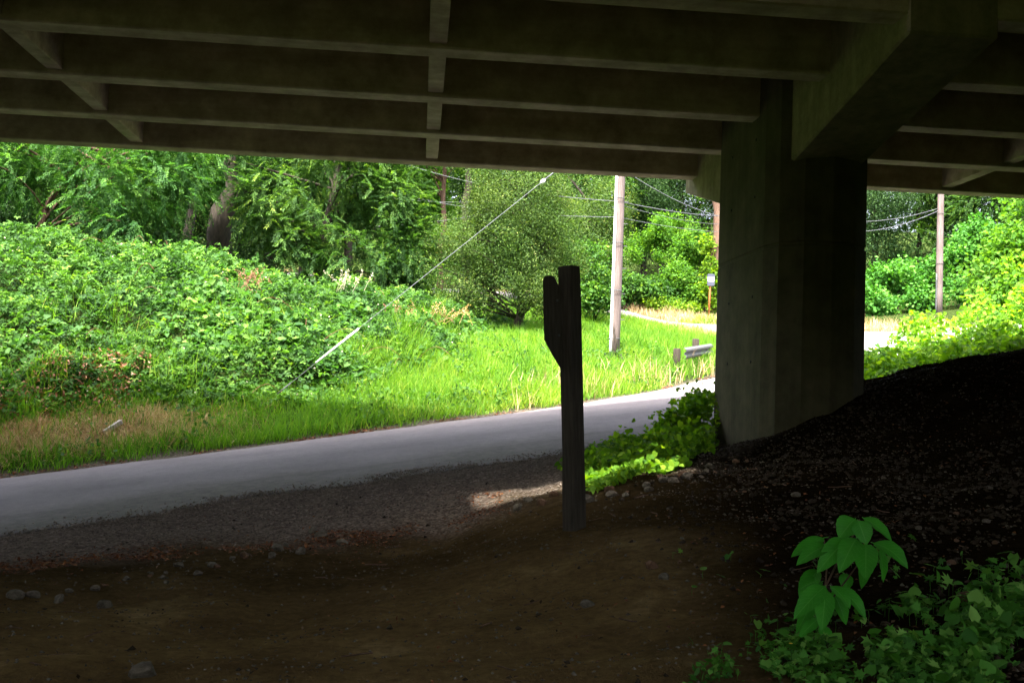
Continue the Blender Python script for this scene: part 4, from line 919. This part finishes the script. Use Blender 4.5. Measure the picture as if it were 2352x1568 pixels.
def seed_leaf_mat():
    m, nt, N, L, B = newmat('broad_leaf'); oc = objcoord(nt); nz = noise(nt, 14, 4, .6, oc)
    r_ = ramp(N, [(.3, (.026, .18, .013)), (.7, (.05, .28, .021))]); L.new(nz.outputs['Fac'], r_.inputs['Fac'])
    au = N.new('ShaderNodeAttribute'); au.attribute_name = 'lu'; av = N.new('ShaderNodeAttribute'); av.attribute_name = 'lv'
    def mt(op, a, b=None):
        n_ = N.new('ShaderNodeMath'); n_.operation = op
        for q, v in enumerate((a, b)):
            if v is None: continue
            if isinstance(v, (int, float)): n_.inputs[q].default_value = v
            else: L.new(v, n_.inputs[q])
        return n_.outputs[0]
    ab = mt('ABSOLUTE', av.outputs['Fac']); side = mt('FRACT', mt('SUBTRACT', mt('MULTIPLY', au.outputs['Fac'], 9.0), mt('MULTIPLY', ab, 2.2)))
    vein = mt('MAXIMUM', mt('LESS_THAN', ab, .045), mt('MULTIPLY', mt('LESS_THAN', side, .11), .55))
    L.new(mix(nt, vein, r_.outputs['Color'], (.10, .34, .05)), B.inputs['Base Color']); B.inputs['Roughness'].default_value = .5; B.inputs['Specular IOR Level'].default_value = .2
    t_ = N.new('ShaderNodeBsdfTranslucent'); t_.inputs['Color'].default_value = (.07, .42, .014, 1); ms = N.new('ShaderNodeMixShader'); ms.inputs[0].default_value = .4
    L.new(B.outputs[0], ms.inputs[1]); L.new(t_.outputs[0], ms.inputs[2]); L.new(ms.outputs[0], N['Material Output'].inputs['Surface']); bump(nt, nz.outputs['Fac'], .3, .004, B); return m
M['seedling'] = seed_leaf_mat()
sx, sy, sz = ground_hit(1893, 1478); SY = sy
pe = empty('broadleaf_seedling', (sx, sy, sz)); tag(pe, 'young broadleaf seedling with large glossy leaves on the dark slope', 'seedling')
so_ = np.array([sx, sy, sz])
def sp3(cx, cy_, dy=0): a, b = c2d(cx, cy_); return at(a, b, SY+dy)-so_
LV = [((990,170),(800,400),250,.05,.02),((1020,190),(1120,470),205,.0,-.05),((1080,160),(1410,430),170,.05,-.02),((620,390),(245,615),150,.04,-.06),((680,490),(305,712),185,-.02,-.14),((900,420),(545,800),230,-.02,-.14),
 ((1000,400),(800,802),225,-.04,-.18),((1110,460),(1110,875),240,-.05,-.20),((1200,450),(1597,750),225,.0,-.10),((1270,520),(1310,905),160,.05,.06),((1180,480),(1060,980),150,.1,.1),
 ((640,950),(275,1335),210,.0,-.12),((640,990),(600,1475),200,-.03,-.18),((700,950),(925,1215),190,-.02,-.10),((760,960),(1110,1335),175,.05,-.05),((600,900),(330,1000),170,.08,.04),((560,1000),(300,1500),150,.1,.05),((720,1000),(880,1400),170,.1,.06),
 ((640,470),(330,700),170,.1,.05),((560,760),(340,1090),190,.12,.05),((860,800),(880,1010),150,.15,.12),((560,1330),(330,1560),130,.06,-.05),((600,1400),(690,1690),140,.05,-.05)]
for (b_, t_, w_, d0, d1) in LV:
    p0, p1 = sp3(*b_, d0), sp3(*t_, d1); me = big_leaf(p0, p1, 1.22*w_/4.751*.9408*SY/2400, rs.uniform(-1, 1), rs.uniform(.1, .45)); lf = obj('leaf', me, M['seedling'], pe)
    tube('petiole', M['seedling'], lf, [sp3(b_[0]*.85+ (700 if b_[1] > 600 else 1000)*.15, b_[1]+(-10), .05), p0], .0022, 5)
tube('stem', M['redbark'], pe, [(0, 0, -.05), sp3(560, 1540, .05), sp3(600, 1250, .06), sp3(640, 960, .06), sp3(800, 640, .06), sp3(980, 330, .06), sp3(1040, 175, .05)], np.linspace(.0085, .004, 7), 6)
tube('side_stem', M['redbark'], pe, [sp3(640, 960, .06), sp3(660, 720, .05), sp3(650, 520, .04), sp3(620, 395, .04)], np.linspace(.005, .003, 4), 6)
tube('side_stem', M['redbark'], pe, [sp3(600, 1250, .06), sp3(900, 860, .08), sp3(1150, 520, .06)], np.linspace(.005, .003, 3), 6)

# ground cover in the near right corner
def cover_pts(n, seed):
    r = np.random.default_rng(seed); out = []
    while len(out) < n:
        px, py = r.uniform(1560, 2440), r.uniform(1270, 1640)
        lim = np.interp(px, [1560, 1650, 1800, 2000, 2150, 2300, 2440], [1600, 1480, 1420, 1400, 1340, 1300, 1280]); p = sstep(-10, 90, np.array(py-lim))*.9
        c = fbm(np.array([px]), np.array([py]), 70, 2, 33)[0]
        if r.random() < p*sstep(.40, .58, np.array(c))+.02: out.append((px, py))
    return np.array([ground_hit(*p) for p in out])
G_ = cover_pts(1500, 501); r = np.random.default_rng(502)
reps = r.integers(1, 3, len(G_)); G_ = np.repeat(G_, reps, 0); n = len(G_)
G_[:, :2] += r.normal(0, .035, (n, 2)); G_[:, 2] = hz(G_[:, 0], G_[:, 1])
hgt = r.uniform(.008, .075, n)*np.interp(G_[:, 0], [1.2, 3.0], [.7, 1.3]); P = G_+np.stack([np.zeros(n), np.zeros(n), hgt], -1)
N = rdir(r, n, 2.0, .6); D = rdir(r, n, -.15, 1); lob = r.random(n) < .6; sz = r.uniform(.02, .058, n)*np.interp(G_[:, 0], [1.5, 2.9], [.8, 1.35])
for nm_, kk, kd, f_, lab_ in (('ground_cover', lob, 'lobed', 1.0, 'lobed green ground cover in the near right corner'), ('round_leaf_cover', ~lob, 'heart', 1.15, 'round-leaved ground cover mixed through the near right corner')):
    m_ = int(kk.sum()); o = obj(nm_, leaves(nm_, P[kk], D[kk], N[kk], sz[kk]*f_, sz[kk]*f_*r.uniform(.8, 1.2, m_), kd, np.clip(r.normal(.5, .28, m_), 0, 1)), M['cover'])
    tag(o, lab_, 'ground cover', kind='stuff')
# stalks for it
V, T = [], []
for i in range(0, n, 2): tube_geo([G_[i], (G_[i]+P[i])/2+r.normal(0, .004, 3), P[i]], [.0015]*3, 3, V, T, False)
tag(obj('cover_stalks', fast_mesh('cover_stalks', np.concatenate(V), np.concatenate(T), {'rnd': np.full(sum(map(len, V)), .4)}), M['cover']), 'thin stalks under the ground cover leaves', 'stalks', kind='stuff')
def flower(px, py, label):
    x, y, z = ground_hit(px, py); e = empty('buttercup', (x, y, z)); tag(e, label, 'flower', 'small yellow flowers')
    tube('stem', M['cover'], e, [(0, 0, 0), (.005, 0, .07), (.0, 0, .13)], .0015, 4)
    for k in range(5):
        a = k*1.257; me = leaves('petal', np.array([[0, 0, .13]]), np.array([[math.cos(a), math.sin(a), .35]]), np.array([[0, 0, 1.]]), .012, .011, 'oval'); obj('petal', me, M['yellow'], e)
M['yellow'] = plain('yellow_petal', (.75, .5, .02), .5, 0, .1)
flower(2235, 1650, 'small yellow flower at the bottom edge among ground cover'); flower(2330, 1655, 'small yellow flower nearest the lower right corner'); flower(1815, 1545, 'small yellow flower left of the ground cover mass')

# ------------------------------------------------------------------ seed heads on the mound
def seed_clump(name, label, px, py, Y, n, hh, mat, sd, spread=.25, L=.05):
    x = float(at(px, py, Y)[0]); z = float(bramble_top(np.array([x]), np.array([Y]))[0])-.15; e = empty(name, (x, Y, z)); tag(e, label, 'weed')
    r = np.random.default_rng(sd); V, T = [], []; PP = []
    for i in range(n):
        b = np.array([r.normal(0, spread*.5), r.normal(0, spread*.5), 0]); tp = b+np.array([r.normal(0, spread*.5), r.normal(0, .1), hh*r.uniform(.6, 1.1)])
        tube_geo([b, (b+tp)/2+r.normal(0, .02, 3), tp], [.006, .005, .003], 4, V, T, False)
        for k in np.linspace(.55, 1, 12): PP.append(b+(tp-b)*k)
    obj('stem', fast_mesh('stem', np.concatenate(V), np.concatenate(T), {'rnd': np.full(sum(map(len, V)), .3)}), mat, e)
    P = np.array(PP)+r.normal(0, .018, (len(PP), 3)); D = rdir(r, len(P), .8, .8); obj('seed_head', leaves('seed_head', P, D, rdir(r, len(P)), L, L*.6, 'rhomb'), mat, e)['kind'] = 'stuff'
seed_clump('dock', 'reddish-brown dock seed stalks on the mound crest', 572, 640, 27.0, 16, .62, M['stalk'], 601, .5, .05)
seed_clump('thistle', 'pale thistle seed heads on the mound crest', 800, 680, 28.0, 13, .55, M['pale'], 602, .45, .06)
seed_clump('reed_grass', 'tan grass spikes right of the guy wire on the mound', 1000, 720, 28.4, 26, .55, M['tan'], 603, .8, .06)
seed_clump('reed_grass', 'reddish grass spikes behind the guy wire on the mound', 920, 705, 28.0, 16, .45, M['stalk'], 604, .5, .06)
seed_clump('tall_weed', 'single tall leafy weed at the left mound crest', 150, 540, 27.2, 3, .7, M['bramble'], 605, .2, .10)


# weeds in the verge
A = scatter(5200, -11, 7, 17.5, 30, lambda x, y: grass_mask(x, y)*sstep(.46, .62, fbm(x, y, .8, 2, 131)), 701); r = np.random.default_rng(702); x, y = A.T; n = len(x)
z = hz(x, y)+r.uniform(.03, .30, n)*(.4+.9*fbm(x, y, .5, 2, 133)); N = rdir(r, n, 1.3, .8); N[:, 1] -= .4
tag(obj('verge_weeds', leaves('verge_weeds', np.stack([x, y, z], -1), rdir(r, n, -.2, 1), nrm(N), r.uniform(.05, .13, n), r.uniform(.03, .09, n), 'oval', np.clip(r.normal(.5, .25, n), 0, 1)), M['bramble']), 'broad-leaved weeds mixed into the verge grass', 'weeds', kind='stuff')
# unseen trees added behind the photographer to shade the ground there
for i, (x, y, s_, lab) in enumerate(((-11, -9.5, 1.0, 'leftmost unseen shade tree added behind the photographer'), (-4, -10.5, 1.1, 'second unseen shade tree added behind the photographer'), (3, -9.5, 1.05, 'third unseen shade tree added behind the photographer'), (10, -10.5, 1.0, 'rightmost unseen shade tree added behind the photographer'))):
    copy_tree(kinds[i % 2], (x, y, hz1(x, y)-.1), i*2.1, s_, lab, 'added shade trees behind the photographer')

# other growth mixed into the brambles: dead stems, larger leaves, pale blossom, grass tufts
def on_mound(n, x0, x1, y0, y1, seed, fn=None):
    A = scatter(n, x0, x1, y0, y1, fn or bramble_mask, seed); return A[:, 0], A[:, 1], bramble_top(A[:, 0], A[:, 1]), np.random.default_rng(seed+1)
x, y, z, r = on_mound(2600, -11, -5.5, 19.6, 22.4, 801, lambda x, y: sstep(.42, .6, fbm(x, y, .9, 2, 811))*sstep(1.2, 1.9, fars_(x, y))*sstep(4.2, 2.8, fars_(x, y))); n = len(x)
tag(obj('dead_brambles', leaves('dead_brambles', np.stack([x, y, z+.08-r.exponential(.12, n)], -1), rdir(r, n, -.2), rdir(r, n, 1.0), r.uniform(.05, .12, n), r.uniform(.03, .07, n), 'rhomb'), M['stalk']), 'brown dead bramble stems at the left foot of the mound', 'dead brambles', kind='stuff')
x, y, z, r = on_mound(5200, -17, 2, 19.5, 31, 803, lambda x, y: bramble_mask(x, y)*sstep(.56, .68, fbm(x, y, 1.7, 2, 813))); n = len(x)
N = rdir(r, n, 1.4, .7); N[:, 1] -= .4
tag(obj('broad_leaf_patches', leaves('broad_leaf_patches', np.stack([x, y, z+.16-r.exponential(.1, n)], -1), rdir(r, n, -.3), nrm(N), r.uniform(.10, .19, n), r.uniform(.09, .16, n), 'heart', np.clip(r.normal(.55, .25, n), 0, 1)), M['locust']), 'patches of broader leaves growing through the brambles', 'broad leaves', kind='stuff')
x, y, z, r = on_mound(240, -16, 1.5, 20, 29, 805); n = len(x)
tag(obj('bramble_blossom', leaves('bramble_blossom', np.stack([x, y, z+.16+r.uniform(-.05, .05, n)], -1), rdir(r, n, .2), rdir(r, n, .8), .045, .045, 'oval'), M['pale']), 'tiny pale blossoms dotted over the brambles', 'blossom', kind='stuff')
x, y, z, r = on_mound(5200, -10, 4.5, 19.5, 31, 807, lambda x, y: sstep(.52, .66, fbm(x, y, 1.2, 2, 817))*sstep(-.8, .2, fars_(x, y)-bb(x))*sstep(5.5, 2.0, fars_(x, y)-bb(x))*(.25+.75*sstep(-3, 0, x))); n = len(x)
tag(obj('mound_grass', leaves('mound_grass', np.stack([x, y, z-.25], -1), rdir(r, n, 2.2, .6), rdir(r, n, 0), r.uniform(.35, .75, n), r.uniform(.010, .018, n), 'blade', np.clip(r.normal(.5, .25, n), 0, 1)), M['grass']), 'tufts of tall grass growing through the brambles', 'grass', kind='stuff')

# soil clods and more litter on the dirt
M['clod'] = concrete_mat('soil_clod', (.012, .008, .0042), (.045, .031, .018), (2, 2, 2), .0)
A = scatter(16000, -3.8, 10, 3.9, 17.5, lambda x, y: (ns(x, y) > .9)*(.015+.985*sstep(1.5, 3.2, x-(y-5)*.05))*sstep(.30, .62, fbm(x, y, .6, 3, 141)), 901)
pebbles('soil_clods', A, .006, .034, M['clod'], 'crumbled dark soil clods on the dirt slope', 902)
M['tan_leaf'] = leafmat('tan_leaf_litter', [(0, (.022, .013, .007)), (.6, (.055, .034, .018)), (1, (.12, .08, .045))], .1, (1.1, 1, .8))
A = scatter(3600, -3.5, 9.5, 4, 16.5, lambda x, y: (ns(x, y) > .6)*(.15+.85*sstep(.45, .62, fbm(x, y, .8, 3, 143))), 903); litter('soil_litter', A, .032, M['tan_leaf'], 'small brown leaf litter over the dirt slope', 904)

A = scatter(6000, -7, 4, 10, 17, lambda x, y: np.exp(-np.abs(ns(x, y)+.05+(fbm(x, y, .9, 3, 151)-.5)*1.2)/.28), 905)
pebbles('edge_grit', np.stack([A[:, 0], A[:, 1]], -1), .006, .020, M['gravel'], 'grit spilling onto the near edge of the asphalt', 906).location.z = .018
